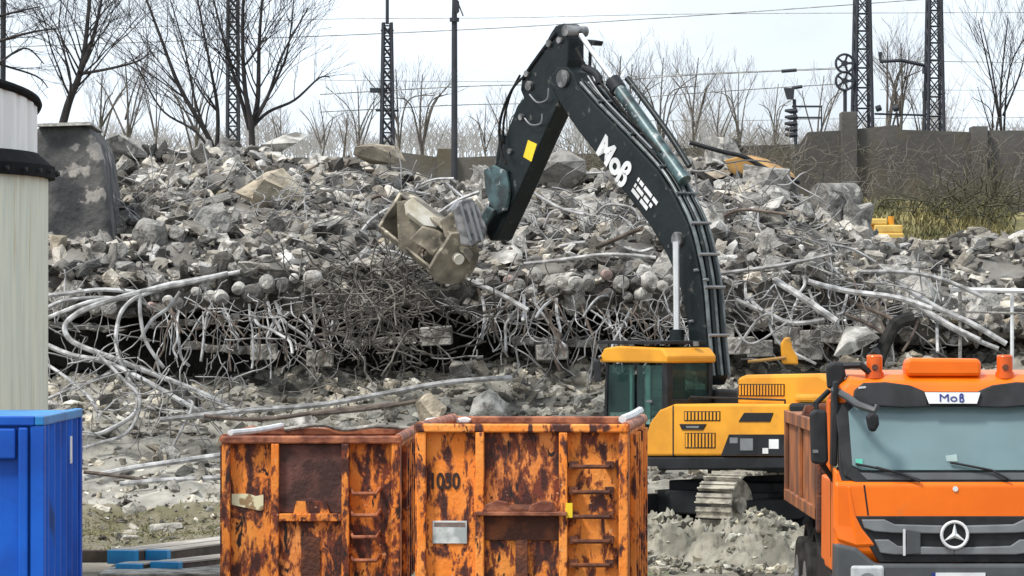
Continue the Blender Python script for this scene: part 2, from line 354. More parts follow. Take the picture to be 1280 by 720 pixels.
# ---------------------------------------------------------------- chunks
def hull(seed, stretch=(1,.8,.6), n=11, rounder=False):
    rnd = random.Random(seed); bm = bmesh.new()
    for _ in range(n):
        d = Vector((rnd.gauss(0,1), rnd.gauss(0,1), rnd.gauss(0,1))).normalized()*rnd.uniform(.4,.5)
        if not rounder: d = Vector([max(-.36, min(.36, c)) for c in d])
        bm.verts.new([d[k]*stretch[k] for k in range(3)])
    r = bmesh.ops.convex_hull(bm, input=bm.verts)
    junk = [g for g in r['geom_interior'] if isinstance(g, bmesh.types.BMVert)]
    if junk: bmesh.ops.delete(bm, geom=junk, context='VERTS')
    bm.verts.ensure_lookup_table(); bm.verts.index_update()
    v = [tuple(x.co) for x in bm.verts]; f = [tuple(x.index for x in fc.verts) for fc in bm.faces]; bm.free()
    return v, f
shapes = {'blocky': [hull(s, (1,.85,.75), 12) for s in range(6)], 'slab like': [hull(20+s, (1.5,1.1,.4), 12) for s in range(5)], 'jagged': [hull(40+s, (1.2,.8,.7), 8) for s in range(6)]}
tones = [('pale grey','pale',.36), ('mid grey','midgrey',.38), ('dark grey','darkgrey',.14), ('sand coloured','sand',.12)]
def lump(seed, st=(1,.85,.7)):
    bm = bmesh.new(); bmesh.ops.create_icosphere(bm, subdivisions=2, radius=.5); o = Vector((seed*3.1, seed, 0))
    for vtx in bm.verts:
        c = vtx.co.copy(); c = Vector([max(-.33, min(.33, x)) for x in c]) ; k = 1+noise.noise(c*3.2+o)*.55+noise.noise(c*8+o)*.15
        vtx.co = Vector([c[i]*st[i]*k*1.25 for i in range(3)])
    v = [tuple(x.co) for x in bm.verts]; f = [tuple(x.index for x in fc.verts) for fc in bm.faces]; bm.free(); return v, f
shapes['rounded'] = [lump(s+1, (1.1,.9,.75)) for s in range(6)]
shapes['jagged'] += [lump(s+31, (1.4,.9,.6)) for s in range(4)]
meshes = {}
for sh, lst in shapes.items():
    for i, (v, f) in enumerate(lst):
        for tn, mk, _ in tones:
            me = bpy.data.meshes.new('chunk'); me.from_pydata(v, [], f); me.materials.append(M[mk]); meshes[(sh, i, tn)] = me
def rpick(rnd):
    x = rnd.random(); a = 0
    for t in tones:
        a += t[2]
        if x <= a: return t
    return tones[0]
rnd = random.Random(11)
def place_chunk(p, size, sh=None, tn=None):
    sh = sh or rnd.choice(['blocky','slab like','jagged','rounded','rounded']); t = rpick(rnd) if tn is None else [x for x in tones if x[0] == tn][0]
    i = rnd.randrange(len(shapes[sh]))
    o = bpy.data.objects.new('concrete_chunk', meshes[(sh, i, t[0])]); C.objects.link(o)
    o.location = p; o.scale = [size*rnd.uniform(.8,1.25) for _ in range(3)]
    tilt = .5 if sh == 'slab like' else 3
    o.rotation_euler = (rnd.uniform(-tilt,tilt), rnd.uniform(-tilt,tilt), rnd.uniform(0,6.3))
    szw = 'big' if size > .6 else 'medium' if size > .4 else 'small'
    tag(o, None, 'rubble chunk', 'broken concrete chunks on the heap')
    reg(o, f"{szw} {t[0]} {sh} concrete chunk {where(p)}", p)
    return o
n = 0
while n < 250:
    u = rnd.uniform(50, 1275); z = rnd.random()
    p = rnd.uniform(7.05, 9.15) if z < .76 else rnd.uniform(1.7, 3.1) if z < .95 else rnd.uniform(6.2, 6.9)
    if u > 1060 and p > 8.2: continue
    q = surf(u, p)
    if u < 145 and 150 < UV(q)[1] < 305: continue
    size = rnd.choice([.3,.34,.38,.42,.48,.55,.65,.8]) * (1 if p > 6 else .8)
    place_chunk(q+Vector((0, -.05, size*.08)), size); n += 1
for _ in range(34):
    u = rnd.uniform(150,1230); p = rnd.uniform(7.1,9.0) if u < 1000 else rnd.uniform(7.0,8.2)
    if rnd.random() < .25: p = rnd.uniform(1.9,3.0)
    place_chunk(surf(u, p)+Vector((0,-.15,.08)), rnd.uniform(.7,1.1)*(1 if p > 6 else .7), rnd.choice(['slab like','slab like','rounded']))
# named big ones seen in the photograph
for (u, v, Y, s, sh, tn) in [(142,272,90,1.0,'blocky','sand coloured'), (462,192,93,1.3,'slab like','sand coloured'), (350,182,94.5,1.25,'slab like','pale grey'), (160,184,94,1.2,'slab like','mid grey'),
        (1062,425,80,.9,'slab like','pale grey'), (1030,258,93,1.1,'blocky','pale grey'), (995,285,91,1.3,'jagged','pale grey'), (1150,365,85,1.2,'blocky','sand coloured'),
        (540,512,78,.9,'blocky','sand coloured'), (700,215,93,1.5,'blocky','mid grey'), (1035,350,86,1.7,'slab like','mid grey'), (900,205,94,1.6,'blocky','mid grey')]:
    place_chunk(P(u, v, Y), s, sh, tn)

# loose rubble as one mass
def mass(name, cnt, sampler, smin, smax, material, label, cat, dark=.3, seed=5, pw=2.2):
    rs = random.Random(seed); V = []; Fc = []; T = []; b = 0
    allsh = [(np.array(v), f) for nm, l in shapes.items() for v, f in l for _ in range(1 if nm == 'slab like' else 2)]
    for _ in range(cnt):
        p = sampler(rs)
        if p is None: continue
        v, f = rs.choice(allsh); s = smin+(smax-smin)*rs.random()**pw
        Rm = np.array(Matrix.Rotation(rs.gauss(0,.9),3,Vector((rs.gauss(0,1),rs.gauss(0,1),0.01)).normalized()) @ Matrix.Rotation(rs.uniform(0,6.28),3,'Z'))
        flat = rs.uniform(.55,1.1); vv = (v*s*np.array([rs.uniform(.9,1.4), 1, flat]))@Rm.T+np.array(p); V.append(vv)
        Fc += [tuple(i+b for i in ff) for ff in f]; b += len(v)
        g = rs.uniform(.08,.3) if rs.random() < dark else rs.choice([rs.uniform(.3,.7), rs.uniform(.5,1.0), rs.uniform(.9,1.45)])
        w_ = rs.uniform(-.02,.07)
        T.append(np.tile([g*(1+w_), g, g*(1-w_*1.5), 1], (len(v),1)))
    m = MB(); m.v = [tuple(x) for x in np.concatenate(V)]; m.f = Fc; m.tone = np.concatenate(T)
    o = build(name, m, material); tag(o, label, cat, kind='stuff'); return o
def s_top(rs):
    u = rs.uniform(-60, 1400); p = rs.uniform(6.9, 9.6)
    if noise.noise(Vector((u*.012, p*2.2, 3))) > .16 and rs.random() < .75: return None
    if rs.random() < .15: p = rs.uniform(8.9, 9.25)
    return surf(u, p)+Vector((0, 0, .03))
def s_low(rs):
    u = rs.uniform(-60, 1400); p = rs.choice([rs.uniform(1.0,4.0), rs.uniform(2.2,3.3)])
    if u < 300 and 1.0 < p < 1.12 and rs.random() < .8: return None
    return surf(u, p)
def s_cave(rs): return surf(rs.uniform(-60,1400), rs.choice([rs.uniform(3.2,4), rs.uniform(6.1,7)]))
mass('loose_rubble', 17000, s_top, .06, .46, M['rubble'], 'grey broken concrete rubble covering the upper slope of the heap', 'rubble', .3, 5, 1.9)
mass('loose_rubble', 11000, s_low, .04, .34, M['palerubble'], 'small pale rubble strewn over the lower slope in front of the ledge', 'rubble', .2, 6, 2.8)
mass('loose_rubble', 700, s_cave, .10, .5, M['rubble'], 'shade toned rubble packed in the hollow under the ledge', 'rubble', .6, 8, 1.6)  # larger dark share paints the shade of the hollow into the rubble

# rounded stones in the ledge
def round_stone(q, r, material, cname):
    m = MB(); pts = []; k = rnd.uniform(.85,1.1)
    prof_ = [(-.32,.0),(-.31,.55),(-.27,.86),(-.1,1),(.5,1.0),(.9,.95)]
    m.tube([(0, a*r*1.0, 0) for a, _ in prof_], [max(.001,b*r) for _, b in prof_], 14)
    o = build('round_stone', m, material, smooth=True); o.location = q; o.scale = (k, 1.3, rnd.uniform(.85,1.1)); o.rotation_euler = (rnd.uniform(-.4,.4), 0, rnd.uniform(-.5,.5))
    tag(o, None, 'stone', 'rounded stones in the broken ledge'); reg(o, f"{cname} rounded stone end in the row {'left' if UV(q)[0] < 500 else 'right'} of the bucket", q)
for u0, u1, v0, v1, step in [(190,395,378,352,17), (75,150,372,380,19), (600,875,350,352,18), (640,860,362,366,22)]:
    u = u0
    while u < u1:
        t = (u-u0)/(u1-u0); r = rnd.uniform(.11,.19)
        pale = rnd.random()
        mk, cn = (('pale','pale') if pale < .3 else ('rosy','rosy') if pale < .4 else ('midgrey','grey') if pale < .85 else ('darkgrey','dark'))
        round_stone(P(u, v0+(v1-v0)*t+rnd.uniform(-9,9), 82.3), r*rnd.uniform(.65,1.15), M[mk], cn); u += step*rnd.uniform(.75,1.3)

# broken masonry blocks at the right foot of the ledge
for (u, v, wd, hh) in [(925,432,.55,.32),(950,436,.5,.3),(985,420,.5,.35),(1012,424,.45,.35),(1040,418,.5,.34),(1008,440,.6,.3),(900,415,.5,.3),(690,440,.6,.3),(545,420,.6,.35),(400,448,.5,.3),(330,440,.5,.3),(1085,405,.5,.35)]:
    q = P(u, v, 82.6); o = build('masonry_block', MB().box(-wd/2,wd/2,-.2,.3,-hh/2,hh/2), rnd.choice([M['midgrey'],M['pale']]), bevel=.02)
    o.location = q; o.rotation_euler = (rnd.uniform(-.05,.05), rnd.uniform(-.06,.06), rnd.uniform(-.15,.15))
    tag(o, None, 'block', 'squared masonry blocks under the ledge'); reg(o, 'squared grey masonry block '+where(q), q)

# broken slab ledges sticking out of the hollow
for (u0, v0, u1, v1, th, lab) in [(190,408,300,398,.13,'long broken slab edge low under the left stone row'), (310,396,425,386,.12,'broken slab edge rising towards the root brush'), (590,398,700,392,.14,'broken slab edge just right of the root brush'),
        (715,386,865,380,.12,'long broken slab edge under the right stone row'), (640,425,760,430,.16,'thick slab edge lying deep in the hollow left of the digger cab'), (905,412,1000,404,.14,'broken slab edge right of the boom above the masonry'),
        (230,432,330,440,.15,'tilted slab edge lying deep in the left hollow'), (1000,385,1090,400,.13,'tilted slab edge among the long rods'), (60,405,150,412,.12,'dark slab edge behind the hairpin cable'), (430,430,520,424,.16,'slab edge low behind the root brush')]:
    a = P(u0,v0,82.9); b = P(u1,v1,82.9); L = (b-a).length; m = MB(); n_ = 14; rl = random.Random(int(u0)); top = []; 
    for i in range(n_+1):
        x = L*i/n_; j = rl.uniform(-.16,.05); k = rl.uniform(-.03,.03); h = th*rl.uniform(.75,1.15)
        top.append([(x,j,k+h/2),(x,1.6,h/2),(x,1.6,-h/2),(x,j+rl.uniform(-.05,.12),k-h/2)])
    m.v = [p for r_ in top for p in r_]
    for i in range(n_):
        for q in range(4): m.f.append((i*4+q, i*4+(q+1)%4, i*4+4+(q+1)%4, i*4+4+q))
    m.f += [(0,1,2,3),(n_*4+3,n_*4+2,n_*4+1,n_*4)]
    o = build('slab_edge', m, M['midgrey'], bevel=.015); o.location = a; o.rotation_euler = (0, -math.asin((b.z-a.z)/L), 0); tag(o, lab, 'slab', 'broken slab edges in the hollow')

# ---------------------------------------------------------------- rods and cables
def smoothline(pts, sub=6):
    out = []; n = len(pts)
    for i in range(n-1):
        p0, p1, p2, p3 = pts[max(i-1,0)], pts[i], pts[i+1], pts[min(i+2,n-1)]
        for k in range(sub):
            t = k/sub; out.append(.5*((2*p1)+(p2-p0)*t+(2*p0-5*p1+4*p2-p3)*t*t+(3*p1-p0-3*p2+p3)*t**3))
    out.append(pts[-1]); return out
def rod(name, px, Y0, Y1, r, material, label, cat, group, sides=7):
    n = len(px); pts = [P(u, v, Y0+(Y1-Y0)*i/max(1,n-1)) for i, (u, v) in enumerate(px)]
    if n > 2: pts = smoothline(pts)
    o0 = pts[0].copy(); m = MB().tube([p-o0 for p in pts], r, sides)
    o = build(name, m, material, smooth=True); o.location = o0
    if label: tag(o, label, cat, group)
    else: tag(o, None, cat, group)
    return o
CB = 'thick pale cables curling at the left of the heap'
for px, Y0, Y1, r, lab in [
   ([(285,342),(240,352),(180,364),(130,378),(100,390),(82,405),(84,420),(100,432),(140,447),(180,463),(230,482),(270,500),(300,522)], 80.5, 79.5, .065, 'thick pale cable making the big hairpin bend beside the silo'),
   ([(300,340),(240,350),(200,358),(150,372),(110,378),(58,398)], 80.8, 80.6, .05, 'pale cable running left along the ledge towards the silo'),
   ([(56,370),(90,366),(130,362),(180,366)], 80.9, 81, .05, 'short straight pale cable at the ledge beside the silo'),
   ([(56,386),(80,376),(120,372),(160,374)], 80.7, 80.9, .045, 'pale cable just below the topmost one beside the silo'),
   ([(200,362),(170,372),(155,385),(148,400),(145,425),(150,450),(165,480),(172,500),(165,520),(130,540),(108,545)], 80.4, 79, .05, 'pale cable falling from the ledge and hooking back at the silo foot'),
   ([(175,365),(175,390),(180,420),(190,440),(205,460)], 80.3, 80, .045, 'pale cable hanging straight below the left stone row'),
   ([(60,432),(90,444),(130,452),(170,470),(215,495),(250,515)], 80, 79.2, .06, 'pale cable slanting down across the lower left slope'),
   ([(58,455),(80,470),(110,495),(125,520)], 79.9, 79.2, .04, 'thin pale cable dropping right beside the silo'),
   ([(56,500),(80,490),(130,470),(160,455)], 79.8, 80, .04, 'pale cable rising right from the silo'),
   ([(120,440),(150,470),(175,500),(160,540),(120,555),(105,560)], 79.6, 78.8, .04, 'looped pale cable above the long poles'),
   ([(225,365),(210,385),(190,400),(175,425)], 80.6, 80.3, .045, 'pale cable dropping left from under the stone row'),
   ([(215,560),(240,510),(235,500)], 79, 79.1, .035, 'short pale stick leaning on the lower left slope')]:
    rod('cable', px, Y0, Y1, r*.82, M['rod'], lab, 'cable', CB)
PL = 'long poles lying on the lower slope'
for px, Y0, Y1, r, lab in [
   ([(105,598),(160,586),(220,577),(290,567)], 76.5, 77.5, .05, 'long pale pole lying above the blue ended beams'),
   ([(150,605),(210,600),(300,596)], 76, 76.4, .045, 'pale pole lying lowest beside the left container'),
   ([(105,590),(140,594),(185,600)], 76.5, 76.3, .035, 'dark short pole crossing under the long pale pole'),
   ([(200,525),(300,514),(400,506),(480,492),(560,478),(640,472)], 78.6, 79.5, .05, 'long grey pole stretching behind both rusty containers'),
   ([(255,520),(330,524),(420,512),(500,505)], 78.2, 78.8, .04, 'dark pole lying under the long grey pole'),
   ([(390,518),(470,510),(540,498)], 78.0, 78.4, .04, 'dark thin pole left of the sandy block')]:
    rod('pole', px, Y0, Y1, r, M['rust_rod'] if 'dark' in lab else M['rod'], lab, 'pole', PL)
RR = 'long rods lying down the right side of the heap'
for i, (px, r, lab) in enumerate([
   ([(968,350),(1000,370),(1046,402)], .075, 'thick pale rod pointing down right beside the boom'),
   ([(1010,352),(1060,364),(1120,372),(1165,386)], .06, 'long pale rod lying nearly level below the big slab'),
   ([(1120,352),(1170,384),(1210,402),(1258,430)], .06, 'topmost long rod sliding down towards the guard rail'),
   ([(1112,362),(1160,392),(1200,416),(1248,436)], .05, 'second long rod sliding down towards the guard rail'),
   ([(1135,372),(1180,402),(1225,425)], .05, 'third long rod beneath the two sliding rods'),
   ([(1075,340),(1130,340),(1180,350),(1230,372)], .045, 'grey rod curving over the right shoulder'),
   ([(920,375),(960,392),(990,404),(1030,400)], .05, 'bent grey rod right of the boom'),
   ([(918,440),(945,402),(960,392)], .03, 'thin rod standing askew right of the boom'),
   ([(960,400),(975,430),(1020,455)], .03, 'thin rod falling towards the yellow prong'),
   ([(1060,375),(1100,392),(1128,404)], .045, 'short grey rod above the dark hose'),
   ([(1050,390),(1085,405),(1110,420)], .045, 'short grey rod left of the dark hose'),
   ([(1171,404),(1172,440)], .035, 'pale upright rod behind the truck beacon'),
   ([(1148,400),(1140,420),(1128,440)], .03, 'pale rod leaning over the dark hose'),
   ([(918,408),(940,430),(985,402)], .025, 'v shaped wire right of the boom'),
   ([(870,345),(930,338),(985,330),(1040,318)], .04, 'grey bar rising right behind the boom bend'),
   ([(905,270),(930,262),(985,268)], .035, 'dark bar level with the boom bend'),
   ([(655,330),(700,325),(760,318),(820,322)], .04, 'grey bar along the ledge under the boom'),
   ([(745,310),(790,290),(802,286)], .05, 'brown bar stuck out of rubble under the boom lettering'),
   ([(590,352),(625,368),(660,388)], .055, 'pale bar pointing down right from the bucket'),
   ([(610,365),(640,350),(652,330)], .03, 'thin bar crossing the pale bar at the bucket'),
   ([(665,240),(700,260),(730,268)], .035, 'pale bar in rubble beside the digger stick'),
   ([(680,285),(690,265),(715,262),(740,270)], .03, 'curled wire in rubble beside the digger stick'),
   ([(745,268),(760,256),(790,260),(800,275)], .03, 'curled wire under the boom lettering'),
   ([(395,420),(450,405),(480,398)], .035, 'brown bar poking out below the bucket'),
   ([(1045,445),(1060,420),(1056,400)], .03, 'short upright wire behind the digger hood'),
   ([(840,460),(868,400)], .03, 'thin bar behind the white ram rod')]):
    rod('metal_rod', px, 81.2, 80.8, r*.9, M['rust_rod'] if 'brown' in lab or 'dark' in lab else M['rod'], lab, 'rod', RR)
for i in range(46):
    u = rnd.uniform(100,1150); p = rnd.uniform(7.1,9.0)
    if u > 1000: p = rnd.uniform(7.0,7.8)
    q = surf(u,p)+Vector((0,-.25,.12)); uu, vv = UV(q); a = rnd.gauss(0,.5); ln = rnd.uniform(25,75)
    if uu < 170: continue
    k = rnd.uniform(-8,8); px = [(uu-ln/2*math.cos(a),vv-ln/2*math.sin(a)),(uu+k*.3,vv+k),(uu+ln/2*math.cos(a),vv+ln/2*math.sin(a))]
    mk = rnd.choice(['rod','rod','rust_rod']); o = rod('loose_bar', px, q.y, q.y-.1, rnd.choice([.016,.022,.03,.04]), M[mk], None, 'bar', 'loose bars poking out of the rubble', 5)
    reg(o, f"{'pale' if mk == 'rod' else 'brown'} {'long' if ln > 50 else 'short'} bar poking from rubble {where(q)}", q)
# hanging reinforcement strands: individually built
def strand(u, v, ln, Y, r, mk, nm='reinforcement_strand'):
    px = [(u, v)]; a = rnd.uniform(-.9,.9); cu = u; cv = v
    for k in range(5):
        a += rnd.choice([rnd.uniform(-.2,.2), rnd.uniform(-.2,.2), rnd.uniform(-1.1,1.1)]); a *= .85; cu += math.sin(a)*ln/5; cv += math.cos(a)*ln/5; px.append((cu, cv))
    o = rod(nm, px, Y, Y-rnd.uniform(0,1.0), r, M[mk], None, 'steel strand', 'reinforcement strands hanging from the ledge', 5)
    q = P(u, v+ln/2, Y); cn = 'pale' if mk == 'rod' else 'brown'; reg(o, f"{cn} bent steel strand hanging {where(q)}", q)
for i in range(120):
    z = rnd.random()
    if z < .35: u = rnd.uniform(195,420); v = rnd.uniform(375,400)
    elif z < .85: u = rnd.uniform(590,865); v = rnd.uniform(360,395)
    else: u = rnd.uniform(925,1120); v = rnd.uniform(340,400)
    strand(u, v, rnd.uniform(28,85), rnd.uniform(81.2,82.3), rnd.choice([.009,.012,.016,.022,.03]), 'rod' if rnd.random() < .6 else 'rust_rod')
# tangle masses
def tangle(name, cnt, region, mat_, label, r=(.007,.016), seed=3, step=.13, n=7, Yr=(81,83), down=.0):
    rs = random.Random(seed); m = MB()
    for _ in range(cnt):
        u, v = region(rs); p = P(u, v, rs.uniform(*Yr)); d = Vector((rs.gauss(0,1), rs.gauss(0,.6), rs.gauss(0,.8)-down)).normalized()
        pts = [p]; L = rs.uniform(.5,1.5)
        for k in range(n):
            d = (d+Vector((rs.gauss(0,.17), rs.gauss(0,.17), rs.gauss(0,.17)-.05*down))*(1 if rs.random() < .8 else 3.2)).normalized(); p = p+d*step*L; pts.append(p)
        m.tube(pts, rs.uniform(*r), 4, False)
    o = build(name, m, mat_, smooth=True); tag(o, label, 'tangle', kind='stuff')
tangle('wire_tangle', 110, lambda r: (r.uniform(55,430), r.gauss(405,28)), M['tangle'], 'fine bent wires matted under the left stone row', seed=1)
tangle('wire_tangle', 170, lambda r: (r.uniform(590,900), r.gauss(400,26)), M['tangle'], 'fine bent wires matted under the right stone row', seed=2, down=.4)
tangle('wire_tangle', 210, lambda r: (r.uniform(640,1060), r.gauss(295,30)), M['tangle'], 'fine wires sticking out of the rubble behind the boom', seed=4, Yr=(84.5,87.5))
tangle('wire_tangle', 150, lambda r: (r.uniform(900,1180), r.gauss(395,28)), M['tangle'], 'fine wires between the long rods on the right', seed=5)
tangle('wire_tangle', 160, lambda r: (r.uniform(140,520), r.gauss(265,30)), M['tangle'], 'scattered wires on the upper left slope', seed=6, Yr=(85.5,88), r=(.007,.013))
tangle('wire_tangle', 90, lambda r: (r.uniform(56,300), r.gauss(490,26)), M['tangle'], 'wires strewn on the slope beside the silo', seed=7, Yr=(78.6,79.6))
tangle('root_brush', 330, lambda r: (r.gauss(470,46), r.gauss(378,42)), M['root'], 'dark brown brush of roots hanging below the raised bucket', seed=8, Yr=(79.2,81.5), r=(.007,.02), down=.3)

# ---------------------------------------------------------------- abutment, wall, platform on the right
ab = build('bridge_abutment', MB().prism([(40,325),(42,160),(60,157),(100,155),(112,160),(124,178),(129,200),(133,228),(137,262),(141,300),(140,325)], lambda p: P(p[0],p[1],85.2), lambda p: P(p[0],p[1],85.2)+Vector((-.1,4,0))), M['abut'], bevel=.14, seg=4)
tag(ab, 'dark stained concrete bridge abutment left standing beside the silo', 'abutment')
for px, n_ in [([(48,157),(80,155),(112,157)], 'thin pale coping strip along the top of the dark abutment')]:
    o = build('coping', MB().prism([(46,158),(46,154.5),(112,152),(114,156)], lambda p: P(p[0],p[1],85.0), lambda p: P(p[0],p[1],85.0)+Vector((-.1,3.6,0))), M['pale'], parent=ab)
prof_w = [(200,196),(400,197),(470,196),(500,190),(545,196),(548,188),(566,188),(567,197),(640,194),(690,192),(760,192),(830,186),(880,184),(915,181),(935,182),(1000,180),(1010,165),(1052,163),(1120,156),(1128,162),(1215,165),(1217,158),(1232,158),(1233,163),(1700,163)]
wl = thing('retaining_wall', 'long sooty grey brick wall along the railway embankment', 'wall', (0,110,0))
m = MB()
for i in range(len(prof_w)-1):
    a, b = prof_w[i], prof_w[i+1]
    if b[0]-a[0] < .5: continue
    A, B = P(a[0],a[1],110), P(b[0],b[1],110)
    m.add([(A.x,0,5),(B.x,0,5),(B.x,0,B.z),(A.x,0,A.z),(A.x,.5,5),(B.x,.5,5),(B.x,.5,B.z),(A.x,.5,A.z)], [(0,1,2,3),(7,6,5,4),(3,2,6,7)])
build('wall_face', m, M['wall'], wl)
for u, v0 in [(1061,140),(913,174),(557,186),(1224,158)]:
    A = P(u,v0,110); build('pier', MB().box(A.x-.2,A.x+.2,-.25,.6,5,A.z), M['wall'], wl, bevel=.02)
o = build('platform_slab', MB().box(P(1110,0,96).x, 16, 95.5, 97.4, 4.9, z_at(300,95.5)), M['darkgrey'], bevel=.03); tag(o, 'dark low concrete platform slab with black edge at the far right', 'platform')
o = build('platform_edging', MB().box(P(1165,0,95.4).x, 16, 95.3, 95.5, z_at(307,95.3), z_at(300,95.3)+.02), M['black'], parent=o)
# guard rail
gr = thing('guard_rail', 'white guard rail with slim posts at the far right of the heap', 'guard rail', tuple(P(1265,445,81)))
def loc_(root, pts): return [Vector(p)-root.location for p in pts]
build('rail', MB().tube(loc_(gr,[P(1188,362,81),P(1300,364,80.8),P(1420,366,80.5)]), .045, 8), M['white'], gr, True)
build('lower_rail', MB().tube(loc_(gr,[P(1200,390,81.1),P(1300,392,80.9),P(1420,394,80.6)]), .02, 8), M['midgrey'], gr, True)
for u in (1200,1265,1330,1395): build('post', MB().tube(loc_(gr,[P(u,362,81),P(u,455,81)]), .035, 8), M['white' if u == 1265 else 'midgrey'], gr, True)
# dry grass and brown brush in front of wall
def blades(name, cnt, fn, h, mat_, label, cat, wd=.012, seed=3, fan=.25):
    rs = random.Random(seed); m = MB()
    for _ in range(cnt):
        p = fn(rs); L = rs.uniform(.4,1)*h; d = Vector((rs.gauss(0,fan), rs.gauss(0,fan), 1)).normalized(); w2 = wd*rs.uniform(.6,1.4); a = rs.uniform(0,3.14); s = Vector((math.cos(a), math.sin(a), 0))*w2
        q = p+d*L*.6+Vector((rs.gauss(0,.05),0,0)); e = p+d*L+Vector((rs.gauss(0,.12)*h,rs.gauss(0,.12),0))
        m.add([p-s,p+s,q+s*.7,q-s*.7,e], [(0,1,2,3),(3,2,4)])
    o = build(name, m, mat_); tag(o, label, cat, kind='stuff')
def gp(rs):
    u = rs.uniform(1120,1420); p = rs.uniform(11.2,12.0); return surf(u, p)
blades('dry_grass', 9000, gp, .55, M['drygrass'], 'yellow dry grass below the sooty wall at the far right', 'grass', .03, 4)
def bp_(rs):
    u = rs.uniform(1030,1420); q = surf(u, 11.9); q.y = rs.uniform(107.5,109.6); q.z = 5.8+rs.random()*.6; return q
tangle('brush', 550, lambda r: (r.uniform(1020,1330), 258-72*r.random()**1.5), M['bush'], 'leafless brown brush growing against the sooty wall', r=(.004,.008), seed=9, Yr=(107.6,109.6), down=-.5, step=.09)
tangle('brush', 300, lambda r: (r.uniform(700,1010), r.uniform(195,215)), M['bush'], 'low leafless brush along the middle of the wall', r=(.006,.012), seed=10, Yr=(108,109.6), down=-.8, step=.12)
tangle('brush', 200, lambda r: (r.gauss(1215,40), r.uniform(245,275)), mat('olive_bush', (.10,.095,.055), (.05,.045,.03), 1.2, .95), 'olive green undergrowth above the dry grass', r=(.008,.02), seed=12, Yr=(105.5,108), down=-.6, step=.12)

blades('short_grass', 5200, lambda rs: surf(rs.uniform(60,330), rs.uniform(.45,1.2) if rs.random() < .8 else rs.uniform(.1,1.3)), .10, mat('mossy_grass', (.15,.15,.065), (.25,.21,.13), 2, .95), 'short mossy grass on the ground behind the blue ended beams', 'grass', .012, 6, .5)
mass('loose_rubble', 2600, lambda rs: surf(rs.uniform(40,1300), rs.uniform(.1,1.4)), .02, .16, M['rubble'], 'pebbles and grit scattered over the flat ground at the foot of the slope', 'rubble', .35, 15, 2.4)
# ---------------------------------------------------------------- far machines
ld = thing('wheel_loader', 'yellow wheel loader mostly hidden behind the right shoulder of the heap', 'loader', (P(1096,0,98).x, 98.5, 3.75))
h0 = 3.75
def zz(v): return z_at(v, 98)-h0
build('body', MB().box(-.62,.62,-.5,.9,.6,zz(291)), M['paleyellow'], ld, bevel=.04)
build('engine_hood', MB().box(-.05,.6,-.45,.8,zz(291),zz(281)), M['paleyellow'], ld, bevel=.03)
build('roof', MB().box(-.3,.25,-.4,.6,zz(281)+.005,zz(273)), M['paleyellow'], ld, bevel=.03)
build('work_lamp', MB().tube([(-.38,-.3,zz(290)),(-.38,-.3,zz(258)),(-.36,-.42,zz(250))], .03, 6), M['white'], ld)
build('beacon', MB().cyl((.35,-.2,zz(281)),(.35,-.2,zz(270)),.07,12), M['yellow'], ld)
for sx in (-.7,.7):
    for sy in (-.2,.8): build('wheel', MB().cyl((sx-.12,sy,.42),(sx+.12,sy,.42),.42,20), M['rubber'], ld, True)
ts = build('steel_sheet', MB().prism([(905,200),(925,195),(945,200),(978,218),(982,226),(950,228),(925,224),(912,214)], lambda p: P(p[0],p[1],91.6), lambda p: P(p[0],p[1],91.6)+Vector((.3,.9,.05))), M['tan'], bevel=.03)
tag(ts, 'tan orange bent steel sheet lying on the crest right of the boom', 'steel sheet')
rod('black_pipe', [(862,178),(905,190),(930,196),(960,212),(1000,228)], 91.4, 91.4, .05, M['black'], 'black pipe lying over the crest towards the tan sheet', 'pipe', None)
cp = build('concrete_pipe', MB().cyl((0,0,0),(.75,.5,.02),.36,22).add([], []), M['midgrey'], smooth=True); cp.location = P(1024,250,91.5); tag(cp, 'short fat concrete pipe standing out on the crest left of the loader', 'pipe')
rod('drain_pipe', [(1061,300),(1062,262),(1058,245),(1040,238)], 91.6, 91.4, .09, M['midgrey'], 'grey bent drain pipe beside the fat concrete pipe', 'pipe', None)
yp = build('breaker_prong', MB().prism([(978,455),(976,430),(981,422),(988,421),(991,436),(997,446),(998,456)], lambda p: P(p[0],p[1],79.2), lambda p: P(p[0],p[1],79.2)+Vector((0,.2,0))), M['yellow'], bevel=.03)
tag(yp, 'yellow steel prong standing in rubble behind the digger hood', 'prong')
rod('yellow_hose', [(935,452),(955,450),(982,447)], 79.1, 79.2, .03, M['tan'], 'tan hose lying beside the yellow prong', 'hose', None)
rod('drain_hose', [(1098,450),(1108,425),(1120,405),(1140,398)], 80.2, 80.6, .13, M['rubber'], 'fat black hose rising behind the left truck beacon', 'hose', None)

